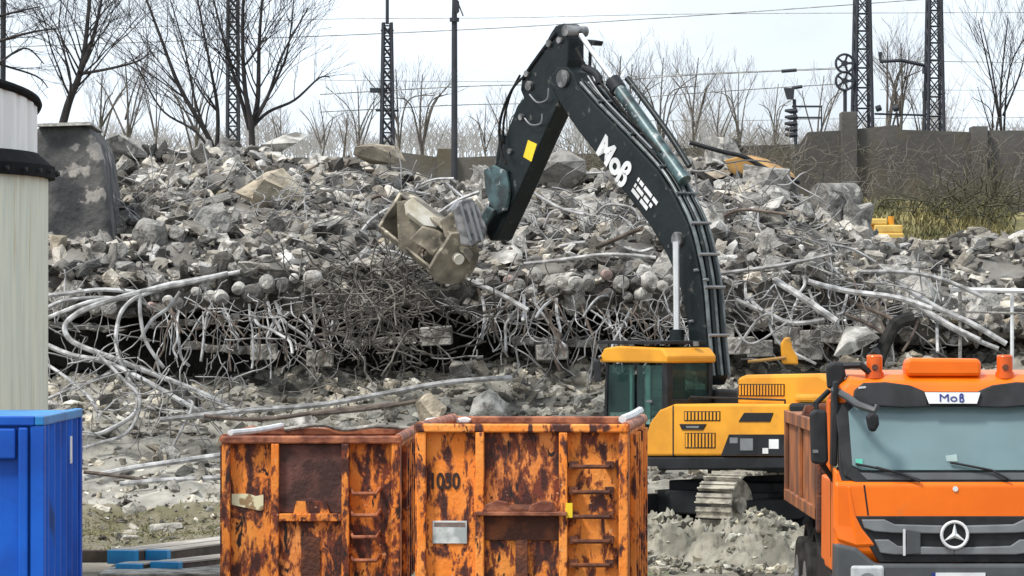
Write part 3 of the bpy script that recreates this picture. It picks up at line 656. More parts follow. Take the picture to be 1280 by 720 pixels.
# ---------------------------------------------------------------- masts, wires
def lattice(u, Y, w0, w1, v_top, label, group='lattice masts along the railway', base=6.0, panels=.62, round_=False):
    root = thing('lattice_mast', label, 'mast', (P(u,0,Y).x, Y, base), R(8), group)
    H = z_at(v_top, Y)-base; m = MB()
    for sx in (-1,1):
        for sy in (-1,1): m.tube([(sx*w0/2,sy*w0/2,0),(sx*w1/2,sy*w1/2,H)], .03+w0*.03, 4)
    build('leg_frame', m, M['steelmast'], root)
    m = MB(); z = 0; k = 0
    while z < H-.1:
        wa = w0+(w1-w0)*z/H; z2 = min(H, z+wa*1.25); wb = w0+(w1-w0)*z2/H
        for sy in (-1,1):
            m.tube([(-wa/2,sy*wa/2,z),(wb/2,sy*wb/2,z2)], .017, 4); m.tube([(wa/2,sy*wa/2,z),(-wb/2,sy*wb/2,z2)], .017, 4)
            m.tube([(-wb/2,sy*wb/2,z2),(wb/2,sy*wb/2,z2)], .014, 4)
        for sx in (-1,1): m.tube([(sx*wa/2,-wa/2,z),(sx*wb/2,wb/2,z2)], .015, 4)
        z = z2; k += 1
    build('bracing', m, M['steelmast'], root); return root
r1 = lattice(1078,112,.54,.30,-40,'broad lattice mast carrying the two tension wheels')
for v in (80,102):
    z = z_at(v,112)-6; rt = .235
    m = MB(); c = Vector((-.52,-.25,z)); ring = [c+Vector((math.cos(a)*rt,0,math.sin(a)*rt)) for a in [2*math.pi*k/20 for k in range(21)]]
    m.tube(ring, .035, 6, False)
    for k in range(5):
        a = k*2*math.pi/5; m.tube([c, c+Vector((math.cos(a)*rt,0,math.sin(a)*rt))], .03, 5)
    m.tube([c-Vector((0,.06,0)), c+Vector((0,.06,0))], .08, 10); m.tube([c, (-.1,0,z+.05)], .03, 5)
    build('tension_wheel', m, M['steelmast'], r1)
build('weight_rod', MB().tube([(-.5,-.2,z_at(112,112)-6),(-.5,-.2,z_at(150,112)-6)], .05, 8), M['steelmast'], r1)
r2 = lattice(1168,112,.50,.28,-40,'rightmost broad lattice mast with a cross arm')
for v, in ((88,),(118,)): build('clamp', MB().box(-.3,-.12,-.1,.1,z_at(v+4,112)-6,z_at(v-4,112)-6), M['steelmast'], r2)
build('cross_arm', MB().tube([(-.25,0,z_at(82,112)-6),(-.9,-.1,z_at(76,112)-6),(-1.45,-.15,z_at(78,112)-6),(-1.47,-.15,z_at(66,112)-6)], .05, 6), M['steelmast'], r2)
build('stay_arm', MB().tube([(-.25,0,z_at(144,112)-6),(-1.6,-.1,z_at(143,112)-6)], .03, 6), M['steelmast'], r2)
for dx in (-1.5,-1.05): build('insulator', MB().tube([(dx-.06,-.1,z_at(137,112)-6),(dx+.06,-.1,z_at(135,112)-6)], .08, 8), M['steelmast'], r2)
r3 = lattice(484,112,.36,.2,28,'slim lattice mast left of the lamp pole')
build('tip_pole', MB().tube([(0,0,z_at(30,112)-6),(0,0,z_at(-25,112)-6)], .045, 8), M['steelmast'], r3)
build('side_arm', MB().box(-.45,0,-.06,.06,z_at(116,112)-6,z_at(110,112)-6), M['steelmast'], r3)
build('side_arm', MB().tube([(-.3,0,z_at(138,112)-6),(.3,0,z_at(138,112)-6)], .035, 6), M['steelmast'], r3)
build('side_arm', MB().tube([(-.17,0,z_at(38,112)-6),(.17,0,z_at(38,112)-6)], .025, 6), M['steelmast'], r3)
lattice(291,110,.30,.24,-40,'lattice mast standing among the forked trees on the left', panels=.4)
lp = thing('lamp_pole', 'smooth dark lamp pole rising behind the heap', 'lamp pole', (P(568,0,108).x,108,6))
build('pole', MB().tube([(0,0,0),(0,0,z_at(24,108)-6),(0,0,z_at(-20,108)-6)], [.085,.07,.05], 12), M['steelmast'], lp, True)
build('lamp_head', MB().prism([(568,-4),(574,2),(574,14),(570,18),(567,10)], lambda p: P(p[0],p[1],108)-Vector(lp.location)-Vector((0,.1,0)), lambda p: P(p[0],p[1],108)-Vector(lp.location)+Vector((0,.15,0))), M['steelmast'], lp)
build('bracket', MB().tube([(.08,0,z_at(2,108)-6),(.22,0,z_at(20,108)-6)], .02, 6), M['midgrey'], lp)
build('collar', MB().cyl((0,0,z_at(27,108)-6),(0,0,z_at(22,108)-6),.12,12), M['steelmast'], lp)
o = build('pole', MB().tube([P(3,200,105),P(4,-30,105)], .07, 10), M['steelmast'], smooth=True); tag(o, 'smooth dark pole above the silo at the left edge', 'pole')
# rail signal between trees
sg = thing('rail_signal', 'dark railway signal bracket with stacked insulators left of the tension wheels', 'signal', (P(992,0,112).x,112,6))
def sl_(u,v): return P(u,v,112)-Vector(sg.location)
build('signal_head', MB().prism([(980,110),(993,110),(992,124),(984,124)], lambda p: sl_(*p)-Vector((0,.1,0)), lambda p: sl_(*p)+Vector((0,.15,0))), M['steelmast'], sg)
build('pole', MB().tube([sl_(993,124),sl_(995,190)], .045, 8), M['steelmast'], sg)
for v in (138,146,154,161,168): build('insulator', MB().tube([sl_(981,v),sl_(989,v+1),sl_(997,v)], [.03,.07,.06], 8), M['steelmast'], sg)
for v in (133,147): build('arm', MB().tube([sl_(990,v),sl_(1028,v)], .03, 6), M['steelmast'], sg)
build('arm', MB().tube([sl_(990,110),sl_(1003,108)], .05, 6), M['steelmast'], sg)
build('stay', MB().tube([sl_(1027,133),sl_(1027,163)], .02, 6), M['steelmast'], sg)
wires = [
 ([(-200,52),(180,34),(400,24),(640,22),(900,17),(1500,15)], .010, 'topmost overhead wire crossing the whole sky'),
 ([(-200,66),(200,52),(400,45),(560,38),(690,31),(860,20),(1060,6),(1300,-12)], .014, 'overhead wire rising right towards the broad masts'),
 ([(400,118),(580,108),(720,104),(860,94),(1045,86)], .016, 'overhead wire ending at the upper tension wheel'),
 ([(400,140),(580,131),(720,128),(860,117),(1045,105)], .014, 'overhead wire ending at the lower tension wheel'),
 ([(400,100),(640,102),(760,97),(1060,84)], .008, 'thin wire just above the upper tensioned wire'),
 ([(760,150),(900,151),(1090,148),(1500,146)], .008, 'lowest thin wire above the wall'),
 ([(400,140),(484,136),(560,131)], .008, 'short thin wire between slim mast and lamp pole'),
 ([(1085,73),(1140,76),(1280,78),(1500,80)], .010, 'wire leaving the cross arm to the right'),
 ([(1100,112),(1300,113),(1500,114)], .007, 'faint wire behind the two broad masts')]
for px, r, lab in wires:
    rod('overhead_wire', px, 112.5, 112.5, r*.85, M['midgrey'], lab, 'wire', 'overhead wires', 5)
ws = build('wire_splice', MB().tube([P(977,89,112.4),P(996,87.5,112.4)], .045, 8), M['steelmast'], smooth=True); tag(ws, 'dark insulator sleeve on the upper tensioned wire', 'insulator')

# ---------------------------------------------------------------- trees
def tree_mesh(seed, stems, depth=5, spread=.42, r0=.16, thin=.72, gravity=.03, nseg=4, minr=.009, twigs=3, dens=1.0):
    """stems: list of polylines for main stems (local); children grown along them"""
    rs = random.Random(seed); trunk = MB(); crown = MB()
    def grow(p, d, L, r, lev):
        pts = [p]; rr = [r]; n = nseg
        for k in range(n):
            d = (d+Vector((rs.gauss(0,.10), rs.gauss(0,.10), rs.gauss(0,.07)+gravity))).normalized(); p = p+d*L/n; pts.append(p); rr.append(max(minr*.7, r*(1-.6*(k+1)/n)))
        crown.tube(pts, rr, 5 if lev < 2 else 3, False)
        if lev >= depth or r < minr: return
        nb = twigs+(1 if lev == 0 else 0)
        for i in range(nb):
            t = rs.uniform(.25,1.0) if i else 1.0; k = min(n-1, int(t*n)); q = pts[k]+(pts[k+1]-pts[k])*(t*n-k) if k < n else pts[-1]
            ax = Vector((rs.gauss(0,1), rs.gauss(0,.8), rs.gauss(0,.25))).normalized(); dd = (d+ax*spread*rs.uniform(.7,1.7)*(1 if i else .4)).normalized()
            grow(q, dd, L*rs.uniform(.55,.8), r*rs.uniform(.42,.62)*(1.25 if not i else 1), lev+1)
    for st, ra in stems:
        pts = smoothline([Vector(s) for s in st], 5) if len(st) > 2 else [Vector(s) for s in st]
        n = len(pts); rad = [ra*(1-.72*i/(n-1)) for i in range(n)]
        trunk.tube(pts, rad, 9)
        tot = sum((pts[i+1]-pts[i]).length for i in range(n-1)); m = int(tot*2.1*dens)
        for _ in range(m):
            t = rs.uniform(.22,1.0)**.8; k = min(n-2, int(t*(n-1))); q = pts[k]; d0 = (pts[k+1]-pts[k]).normalized()
            ax = Vector((rs.choice([-1,1])*rs.uniform(.5,1), rs.gauss(0,.6), rs.uniform(0,.3))); dd = (d0*.9+ax*spread*1.6).normalized()
            grow(q, dd, (1.1+1.3*(1-t))*tot/6, rad[k]*.38, 1)
    return trunk, crown
def tree(label, base_px, Y, stems_px, ra, seed, material='bark', group=None, **kw):
    b = P(*base_px, Y); root = thing('bare_tree', label, 'tree', tuple(b), 0, group)
    stems = []
    for st, k in stems_px:
        rs = random.Random(seed+len(stems)); yo = rs.uniform(-1.2,1.2)
        stems.append(([P(u,v,Y+yo*i/len(st))-b for i, (u,v) in enumerate(st)], ra*k))
    t, c = tree_mesh(seed, stems, **kw)
    build('trunk', t, M[material], root, True); build('crown', c, M[material], root, True)
tree('multi stemmed bare tree left of the lattice mast with stems fanning left', (272,215), 101, [([(272,215),(262,175),(225,110),(200,45),(172,-30)],1), ([(270,200),(272,140),(262,80),(242,-25)],.8), ([(274,205),(245,165),(205,140),(180,100),(160,60)],.5), ([(262,175),(245,130),(230,60),(210,-10)],.5)], .075, 3, depth=5, spread=.5, minr=.005, dens=1.5)
tree('bare tree with one short trunk forking into a fan right of the lattice mast', (315,200), 100, [([(315,200),(314,158),(306,110),(303,40),(306,-40)],1), ([(314,160),(322,125),(324,50),(330,-30)],.9), ([(314,160),(335,140),(368,125),(398,98),(412,96)],.55), ([(314,158),(335,120),(352,70),(385,10)],.6), ([(312,162),(300,120),(282,60),(262,-20)],.7), ([(318,150),(345,100),(360,60),(368,-10)],.5)], .085, 4, depth=5, spread=.5, minr=.005, dens=1.5)
tree('tall dark bare tree behind the abutment leaning right', (72,180), 104, [([(72,180),(85,130),(100,90),(108,40),(114,-40)],1.1), ([(100,90),(118,40),(132,-30)],.7), ([(102,92),(140,85),(175,75),(190,60)],.4), ([(78,165),(88,100),(70,40)],.4)], .105, 5, depth=5, spread=.55, minr=.005, dens=1.7)
tree('bare tree with low drooping boughs above the silo', (-60,190), 103, [([(-60,190),(-50,100),(-45,-40)],1.2), ([(-50,80),(-10,55),(40,40),(70,36)],.4), ([(-50,40),(0,20),(50,8)],.4), ([(-52,110),(-10,85),(30,60),(55,80)],.35), ([(-50,60),(0,80),(45,95),(60,110)],.3)], .13, 6, depth=5, spread=.65, minr=.005, dens=1.7)
farspec = [(130,200,118,95,'behind the gap right of the leaning tree'), (155,200,122,80,'small and pale left of the fan shaped trees'), (200,205,118,80,'thickly twigged behind the left fan stems'), (235,205,120,95,'thin behind the lattice mast'),
  (345,205,120,125,'low right of the forked tree'), (395,205,122,130,'faint and low above the middle left crest'), (425,205,119,125,'faint left of the slim mast'), (452,205,117,105,'slender just left of the slim mast'),
  (505,205,116,78,'tall right of the slim mast'), (532,205,117,95,'broad left of the lamp pole'), (600,205,120,135,'low right of the lamp pole'), (628,205,121,125,'low left of the digger stick'),
  (770,205,118,66,'slim behind the stick ram'), (798,205,119,70,'slim right of the stick ram'), (832,205,119,85,'pale right of the boom top'), (862,205,118,82,'rounded above the boom bend'), (895,200,120,105,'low left of the tan sheet'), (930,200,121,95,'faint above the tan sheet'), (965,200,120,115,'faint left of the rail signal'), (1015,200,120,105,'faint behind the rail signal'),
  (1108,190,116,62,'left half of the pair between broad masts'), (1132,190,116,52,'right half of the pair between broad masts'), (1150,190,117,100,'small beside the rightmost mast'),
  (1262,200,114,35,'dense and dark at the right edge'), (1300,200,113,10,'largest at the right edge'), (1235,190,116,115,'low left of the dense right edge tree')]
for i, (u, vb, Y, vt, lab) in enumerate(farspec):
    rs = random.Random(100+i); u += rs.uniform(-9,9); vt += rs.uniform(-16,14); L = vb-vt; k = L/120*rs.uniform(.8,1.5)
    st = [([(u,vb),(u+rs.uniform(-4,4),vb-L*.45),(u+rs.uniform(-8,8),vt)],1)]
    for j in range(3+(i % 2)):
        s = rs.choice([-1,1]); st.append(([(u,vb-L*rs.uniform(.0,.4)),(u+s*rs.uniform(5,16)*k,vb-L*.65),(u+s*rs.uniform(12,34)*k,vt+L*rs.uniform(0,.3))],.7))
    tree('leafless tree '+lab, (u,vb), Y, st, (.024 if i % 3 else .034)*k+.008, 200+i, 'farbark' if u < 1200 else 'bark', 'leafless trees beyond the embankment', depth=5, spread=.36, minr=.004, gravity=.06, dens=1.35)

M['mistwood'] = mat('hazed_twigs', (.34,.33,.33), (.25,.24,.24), 1, .95)  # pale tone imitates haze over the distant wood
def wood(cnt, seed):
    rs = random.Random(seed); m = MB()
    for _ in range(cnt):
        u = rs.uniform(60,1300); dd = .5+.5*noise.noise(Vector((u*.02,0,seed))); Y = rs.uniform(124,150); b = P(u, 205, Y); dd = max(0,dd-.2)*1.4; H = (.5+3.9*dd*dd)*rs.uniform(.5,1.1); d = Vector((rs.gauss(0,.16),rs.gauss(0,.1),1)).normalized(); pts = [b]; p = b
        for k in range(5): d = (d+Vector((rs.gauss(0,.1),0,.05))).normalized(); p = p+d*H/5; pts.append(p)
        m.tube(pts, [.022,.018,.014,.011,.008,.005], 3, False)
        for k in range(3,6):
            for sgn in (-1,1):
                e = pts[k-1]; f = e+Vector((sgn*rs.uniform(.1,.35),0,rs.uniform(.2,.55))); m.tube([e,(e+f)/2+Vector((0,0,-.04)),f], [.01,.008,.005], 3, False)
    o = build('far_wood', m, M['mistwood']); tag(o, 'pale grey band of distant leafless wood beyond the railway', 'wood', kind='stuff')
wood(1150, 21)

# ---------------------------------------------------------------- silo
sx, sy = P(55,0,56).x-4.6, 56.0
sil = thing('silo', 'cream ribbed silo with black ring and white top at the left edge', 'silo', (sx, sy, 0))
def ring(r0f, z0, z1, r1f=None, ribs=0, n=360, tilt=0):
    m = MB(); vs = []; fs = []
    for k in range(n):
        a = 2*math.pi*k/n; rr = r0f+(0.03*abs(math.sin(k*math.pi/ (n/ribs))) if ribs else 0); r2 = (r1f if r1f is not None else r0f)+(rr-r0f)
        vs.append((rr*math.cos(a), rr*math.sin(a), z0)); vs.append((r2*math.cos(a), r2*math.sin(a), z1-tilt*math.sin(a)))
    for k in range(n):
        a, b = 2*k, 2*((k+1) % n); fs.append((a,b,b+1,a+1))
    fs.append(tuple(2*k for k in range(n))[::-1]); fs.append(tuple(2*k+1 for k in range(n)))
    return m.add(vs, fs)
zs = lambda v: z_at(v, 56)
build('shell', ring(4.6, 0, zs(214), ribs=72), M['silo'], sil, True)
build('ring', ring(4.72, zs(223), zs(208)), M['silorim'], sil, True)
build('ring', ring(4.70, zs(208), zs(191), 4.50), M['silorim'], sil, True)
build('upper_drum', ring(4.46, zs(192), zs(127), tilt=.38, ribs=60), M['silotop'], sil, True)
build('rim', MB().tube([(4.49*math.cos(a), 4.49*math.sin(a), zs(127)-.38*math.sin(a)+.02) for a in [2*math.pi*k/120 for k in range(121)]], .06, 8, False), M['silorim'], sil, True)
for k in range(60):
    a = 2*math.pi*k/60
    if -2.2 < a-2*math.pi < .3 or a < .3: build('bolt', MB().tube([(4.74*math.cos(a),4.74*math.sin(a),zs(216)),(4.78*math.cos(a),4.78*math.sin(a),zs(216))], .03, 6), M['charcoal'], sil)

# ---------------------------------------------------------------- blue container
bc = thing('blue_container', 'blue steel container with pale top rails at the lower left corner', 'container', (-4.87-1.25, 45, 0))
W = 1.25; Hc = z_at(520,45)
build('shell', MB().box(-W+.06,W-.06,.07,3.94,.15,Hc-.05), M['blue'], bc)
for sx_ in (-1,1):
    for y in (0,3.85): build('corner_post', MB().box(sx_*W-.15*(sx_>0),sx_*W+.15*(sx_<0),y,y+.15,.1,Hc-.1), M['blue'], bc, bevel=.015)
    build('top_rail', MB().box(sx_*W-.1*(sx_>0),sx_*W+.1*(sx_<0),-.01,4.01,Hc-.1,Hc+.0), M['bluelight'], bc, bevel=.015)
    for k in range(6): build('side_rib', MB().prism([(.0,.3),(.06,.36),(.06,.42),(0,.48)], lambda p: (sx_*(W-.065+p[0]), p[1]+k*.6+.1, .2), lambda p: (sx_*(W-.065+p[0]), p[1]+k*.6+.1, Hc-.1)), M['blue'], bc)
build('top_rail', MB().box(-W+.1,W-.1,-.012,.1,Hc-.102,Hc-.002), M['blue'], bc, bevel=.015)
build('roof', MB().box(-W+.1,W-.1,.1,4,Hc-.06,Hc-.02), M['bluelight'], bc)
build('top_panel', MB().box(W-1.0,W-.30,-.02,.07,Hc-.45,Hc-.13), M['blue'], bc, bevel=.02)
build('front_rib', MB().box(W-.27,W-.17,-.03,.07,.2,Hc-.12), M['blue'], bc, bevel=.02)
for dx in (-.9,-1.5): build('front_rib', MB().box(W+dx-.05,W+dx+.05,-.0,.07,.2,Hc-.47), M['blue'], bc, bevel=.02)
build('label_strip', MB().box(W+.005,W+.012,2.55,2.75,Hc-.58,Hc-.28), M['white'], bc)

# ---------------------------------------------------------------- rusty roll-off containers
def rolloff(label, loc, rz, W, H, L, mk, window, rungs):
    t = thing('roll_off_container', label, 'container', loc, rz, 'rusty orange roll off containers'); h = W/2; mm = M[mk]
    z0 = .18
    build('front_wall', MB().box(-h+.05,h-.05,.12,.17,z0,H-.06), mm, t)
    for s, nm in ((-1,'side_wall'),(1,'side_wall')):
        build(nm, MB().box(s*h-.05*(s>0), s*h+.05*(s<0), .12, L, z0, H-.05), mm, t)
        for k in range(6): build('side_rib', MB().box(s*h-.0*(s>0)-(.07 if s<0 else 0), s*h+(.07 if s>0 else 0), .55+k*.62, .65+k*.62, z0, H-.12), mm, t, bevel=.01)
        build('top_rail', MB().tube([(s*(h-.03),.02,H-.03),(s*(h-.03),L,H-.03)], .065, 10), M['rustrim'], t, True)
    build('rear_wall', MB().box(-h+.05,h-.05,L-.06,L,z0,H-.02), mm, t)
    build('rear_rail', MB().box(-h,h,L-.1,L+.02,H-.1,H+.0), M['rustrim'], t, bevel=.02)
    build('floor', MB().box(-h+.05,h-.05,.17,L-.06,z0,z0+.06), M['rustdark'], t)
    for s in (-1,1): build('corner_post', MB().box(s*h-.11*(s>0), s*h+.11*(s<0), 0, .12, z0, H-.07), mm, t, bevel=.015)
    build('front_rail', MB().box(-h-.01,h+.01,-.02,.15,H-.09,H+.01), M['rustrim'] if window else mm, t, bevel=.02)
    xa, xb = -h+.30*W, -h+.695*W
    for x in (xa, xb): build('upright', MB().box(x-.05,x+.05,-.03,.12,z0,H-.09), mm, t, bevel=.012)
    zb = H-1.04
    if window:
        build('recess_panel', MB().box(xa+.05,xb-.05,.06,.118,zb+.06,H-.1), M['rustrose'], t)
        build('cross_beam', MB().box(xa+.05,xb-.05,-.02,.11,zb-.05,zb+.05), mm, t, bevel=.01)
        build('hook_plate', MB().prism([(-.22,0),(-.18,.16),(.2,.16),(.25,0)], lambda p: ((xa+xb)/2+p[0],.0,zb+.05+p[1]), lambda p: ((xa+xb)/2+p[0],.058,zb+.05+p[1])), mm, t)
        build('lower_panel', MB().box(xa+.05,xb-.05,.05,.118,z0,zb-.05), M['rustheavy'], t)
        build('hook_slot', MB().box((xa+xb)/2-.12,(xa+xb)/2+.12,.03,.05,z0,zb-.25), M['rustdark'], t)
    else:
        build('cross_beam', MB().box(xa-.05,xb+.05,-.10,.11,zb-.03,zb+.02), M['rustrim'], t, bevel=.01)
        build('hook_housing', MB().prism([(-.5,-.32),(-.5,-.04),(-.2,-.04),(-.16,.1),(.16,.1),(.2,-.04),(.5,-.04),(.5,-.32)], lambda p: ((xa+xb)/2+p[0],.06,zb+p[1]), lambda p: ((xa+xb)/2+p[0],.118,zb+p[1])), M['rustdark'], t)
        build('hook_bar', MB().cyl(((xa+xb)/2-.16,-.02,zb+.04),((xa+xb)/2+.16,-.02,zb+.04),.06,12), M['rustdark'], t, True)
        build('hook_slot', MB().box((xa+xb)/2-.07,(xa+xb)/2+.07,.0,.10,z0,zb-.32), M['rustdark'], t)
        build('bay_panel', MB().box(xa+.05,xb-.05,.09,.1205,zb+.02,H-.09), M['rustheavy'], t); build('bay_panel', MB().box(xa+.05,xb-.05,.09,.1205,z0,zb-.33), M['rust'], t)
        for x in (xa+.2, xb-.25): build('brace', MB().prism([(-.17,.02),(-.13,.1),(0,.15),(.13,.13),(.19,.02)], lambda p: (x+p[0],-.08,zb+p[1]), lambda p: (x+p[0],.05,zb+p[1])), M['rustrim'], t, bevel=.01)
    for z in rungs:
        xr0, xr1 = h-.66, h-.20
        if window: build('rung', MB().tube([(xr0+.02,.10,z+.06),(xr0+.06,-.06,z),(xr1-.1,-.06,z),(xr1-.06,.10,z+.06)], .026, 8), M['rustrim'], t, True)
        else: build('rung', MB().tube([(xr0,.10,z+.02),(xr0+.02,-.05,z),(xr1-.02,-.05,z),(xr1,.10,z+.02)], .026, 8).box(xr0-.03,xr0+.07,.0,.112,z-.03,z+.06).box(xr1-.07,xr1+.03,.0,.112,z-.03,z+.06), M['rustdark'], t, True)
    return t
H1 = z_at(545,55.7); x1 = (P(277,0,55.7).x+P(500,0,55.7).x)/2; W1 = 2.3
c1 = rolloff('left rusty orange roll off container with dark recessed upper panel and curved rungs', (x1,55.7,0), R(-1.2), W1, H1-.01, 4.7, 'rust', True, [H1-.74,H1-1.02,H1-1.30,H1-1.60])
build('torn_plate', MB().prism([(-1.03,.86),(-.66,.78),(-.62,.80),(-.62,.99),(-.72,.97),(-.8,1.0),(-1.03,1.0)], lambda p: (p[0],.105,H1-1.75+p[1]), lambda p: (p[0],.118,H1-1.75+p[1])), M['platetorn'], c1)
H2 = z_at(530,51); x2 = (P(520,0,51).x+P(785,0,51).x)/2; W2 = 2.5
c2 = rolloff('right rusty orange roll off container with stencilled number and straight rungs', (x2,51,0), R(-4.3), W2, H2-.01, 4.6, 'rust2', False, [H2-.50,H2-.80,H2-1.09,H2-1.38,H2-1.66])
build('name_plate', MB().box(-1.07,-.66,.10,.118,H2-1.42,H2-1.15), M['plate'], c2, bevel=.005)
build('plate_border', MB().box(-1.05,-.68,.097,.099,H2-1.22,H2-1.17), M['rosy'], c2)
text_mesh('stencil_number', '1030', .26, M['mark'], c2, Matrix.Translation((-.93,.112,H2-.69)) @ Matrix.Rotation(R(90),4,'X') @ Matrix.Scale(.72,4,(1,0,0)), bold=.008)
build('tag', MB().box(.52,.60,-.06,.0,H2-1.10,H2-.93), M['brightyellow'], c2)
o = rod('white_tube', [(288,541),(320,538),(352,532)], 56, 59, .04, M['white'], 'white tube lying over the top edge of the left rusty container', 'tube', None)
rod('white_cloth', [(356,537),(400,531),(430,537),(470,533),(518,536)], 60.3, 60.1, .03, M['pale'], 'pale rag draped along the rear edge of the left rusty container', 'cloth', None)
for u0,u1,lab in [(527,560,'left'),(566,590,'middle')]:
    m = MB().prism([(u0,527),(u0+6,521),(u1-8,519),(u1,522),(u1-4,527)], lambda p: P(p[0],p[1]+2,55.5)-P(u0,527,55.5), lambda p: P(p[0],p[1]+2,55.5)+Vector((0,.12,0))-P(u0,527,55.5)); oo = build('foam_scrap', m, M['white'], bevel=.02); oo.location = P(u0,527,55.5)
    tag(oo, lab+' white foam scrap poking over the rear edge of the numbered container', 'scrap')
rod('plastic_roll', [(778,524),(790,519),(800,513)], 52, 54.5, .05, M['white'], 'white plastic roll on the right rim of the numbered container', 'roll', None)

# ---------------------------------------------------------------- beams with blue ends
for i, (u, v, Y, ww, hh, lab) in enumerate([(152,697,61.2,.42,.17,'upper left timber beam with blue painted end'), (196,696,61.4,.33,.15,'upper right timber beam with blue painted end'),
        (160,714,60.6,.36,.17,'lower left timber beam with blue painted end'), (206,712,60.7,.44,.18,'lower right timber beam with blue painted end')]):
    c = P(u, v, Y); t = thing('timber_beam', lab, 'beam', tuple(c), R(-19 if i != 3 else -24), 'stacked beams with blue ends')
    build('beam', MB().box(-ww/2,ww/2,.12,4.6,-hh/2,hh/2), M['brownwood'], t, bevel=.012)
    build('top_board', MB().box(-ww/2-.01,ww/2+.01,.13,4.6,hh/2,hh/2+.025), M['timber'], t)
    build('painted_end', MB().box(-ww/2-.005,ww/2+.005,-.02,.12,-hh/2-.005,hh/2+.02), M['bluelight'], t, bevel=.01)
o = build('timber_sleeper', MB().box(-1.2,.1,-.1,.1,-.09,.09), M['brownwood'], bevel=.015); o.location = P(130,695,62.5); tag(o, 'brown sleeper lying behind the blue container', 'sleeper')
o = build('concrete_plate', MB().box(-.9,.9,-2,1.5,-.06,.05), M['pale'], bevel=.02); o.location = (P(215,0,61).x, 61.5, .06); tag(o, 'pale concrete plate lying under the blue ended beams', 'plate')

# ---------------------------------------------------------------- excavator
EC = Vector((4.1, 74, 0)); EA = R(128)
fx, fy = math.cos(EA), math.sin(EA); lx, ly = -fy, fx
ex = thing('excavator', 'yellow crawler excavator with long dark boom raised over the heap', 'excavator', tuple(EC), EA)
def Lp(u, v, lat):
    t = (u-640)/F; s = (t*(EC.y+lat*ly)-EC.x-lat*lx)/(fx-t*fy); Y = EC.y+s*fy+lat*ly
    return Vector((s, lat, CZ+(HZ-v)/F*Y))
def side(pts, lat0, lat1, m=None):
    """prism whose near face (lat0) has the photographed outline; the far face is the same outline shifted sideways"""
    m = m or MB(); q = [Lp(u, v, lat0) for u, v in pts]
    return m.prism(q, lambda p: p, lambda p: Vector((p.x, lat1, p.z)))
w1 = Lp(752,0,1.5).x; w2 = Lp(833,0,1.5).x; w3 = Lp(985,0,1.5).x
zE = lambda v: Lp(850, v, 1.5).z
# platform, skirt
build('platform', MB().box(w3+.2,w1-.1,-1.45,1.45,1.08,1.30), M['charcoal'], ex, bevel=.04)
build('swing_ring', MB().cyl((0,0,.85),(0,0,1.1),.75,28), M['black'], ex, True)
# side panel with curved front
pts = [(806,570),(806,548),(812,528),(824,512),(842,505),(985,505),(985,570)]
sp = build('side_panel', side(pts, 1.52, .5), M['yellow'], ex, bevel=.04)
build('panel_seam', side([(840.5,507),(842,507),(842,570),(840.5,570)], 1.526, 1.4), M['charcoal'], ex)
def grille(u0, u1, v0, v1, n, nm='vent', lat=1.53):
    g = build(nm, side([(u0,v0),(u1,v0),(u1,v1),(u0,v1)], lat, lat-.1), M['charcoal'], ex)
    m = MB()
    for k in range(n):
        a = u0+(u1-u0)*(k+.2)/n; side([(a,v0+1),(a+(u1-u0)/n*.5,v0+1),(a+(u1-u0)/n*.5,v1-1),(a,v1-1)], lat+.012, lat-.02, m)
    build('slat', m, M['yellow'], g)
grille(855,900,514,526,10); grille(856,894,541,560,9)
build('badge', side([(849,530),(882,530),(878,537),(852,537)], 1.54, 1.45), M['charcoal'], ex)
build('badge_letters', side([(857,532.5),(874,532.5),(873,535),(858,535)], 1.548, 1.5), M['silver'], ex)
build('air_slot', side([(930,516),(966,516),(962,527),(923,527)], 1.535, 1.4), M['charcoal'], ex)
build('lower_graphic', side([(911,543),(984,543),(984,569.5),(901,569.5)], 1.528, 1.4), M['charcoal'], ex)
for q in ([(912,547),(922,547),(922,554),(912,554)], [(925,548),(941,548),(941,563),(925,563)]): build('graphic_mark', side(q, 1.536, 1.5), M['silver'], ex)
for q in ([(961,549),(973,549),(973,561),(961,561)], [(953,560),(960,560),(960,567),(953,567)]): build('sticker', side(q, 1.538, 1.5), M['white'], ex)
build('side_skirt', side([(806,571),(985,571),(985,586),(806,588)], 1.5, -1.4), M['charcoal'], ex, bevel=.03)
# counterweight and hood
cwz = zE(505)
build('counterweight', MB().prism([(w3+.02,1.5),(w3-.42,1.42),(w3-.75,1.0),(w3-.85,0),(w3-.75,-1.0),(w3-.42,-1.42),(w3+.02,-1.5)], lambda p: (p[0],p[1],1.1), lambda p: (p[0],p[1],cwz+.06)), M['charcoal'], ex, bevel=.06)
build('counterweight_top', MB().prism([(w3+.1,1.3),(w3-.35,1.25),(w3-.65,.9),(w3-.75,0),(w3-.65,-.9),(w3-.35,-1.25),(w3+.1,-1.3)], lambda p: (p[0],p[1],cwz+.06), lambda p: (p[0],p[1],cwz+.2)), M['yellow'], ex, bevel=.05)
hx0 = Lp(985,0,.95).x-.15; hx1 = Lp(921,0,.95).x
hz = Lp(940,470,.95).z
hd = build('engine_hood', MB().prism([(hx1,cwz-.02),(hx1,hz-.03),(hx1-.2,hz+.02),(hx0-.6,hz+.06),(hx0-1.1,hz-.15),(hx0-1.1,cwz-.02)], lambda p: (p[0],.95,p[1]), lambda p: (p[0],-1.25,p[1])), M['yellow'], ex, bevel=.06)
grille(923,980,480,495,15, lat=.965)
build('exhaust', MB().tube([(hx0-.2,-.6,hz),(hx0-.2,-.6,hz+.35),(hx0-.35,-.6,hz+.42)], .07, 10), M['black'], ex, True)
build('right_housing', MB().box(w3+.3,w1-.6,-1.45,-.45,1.3,cwz-.05), M['yellow'], ex, bevel=.05)
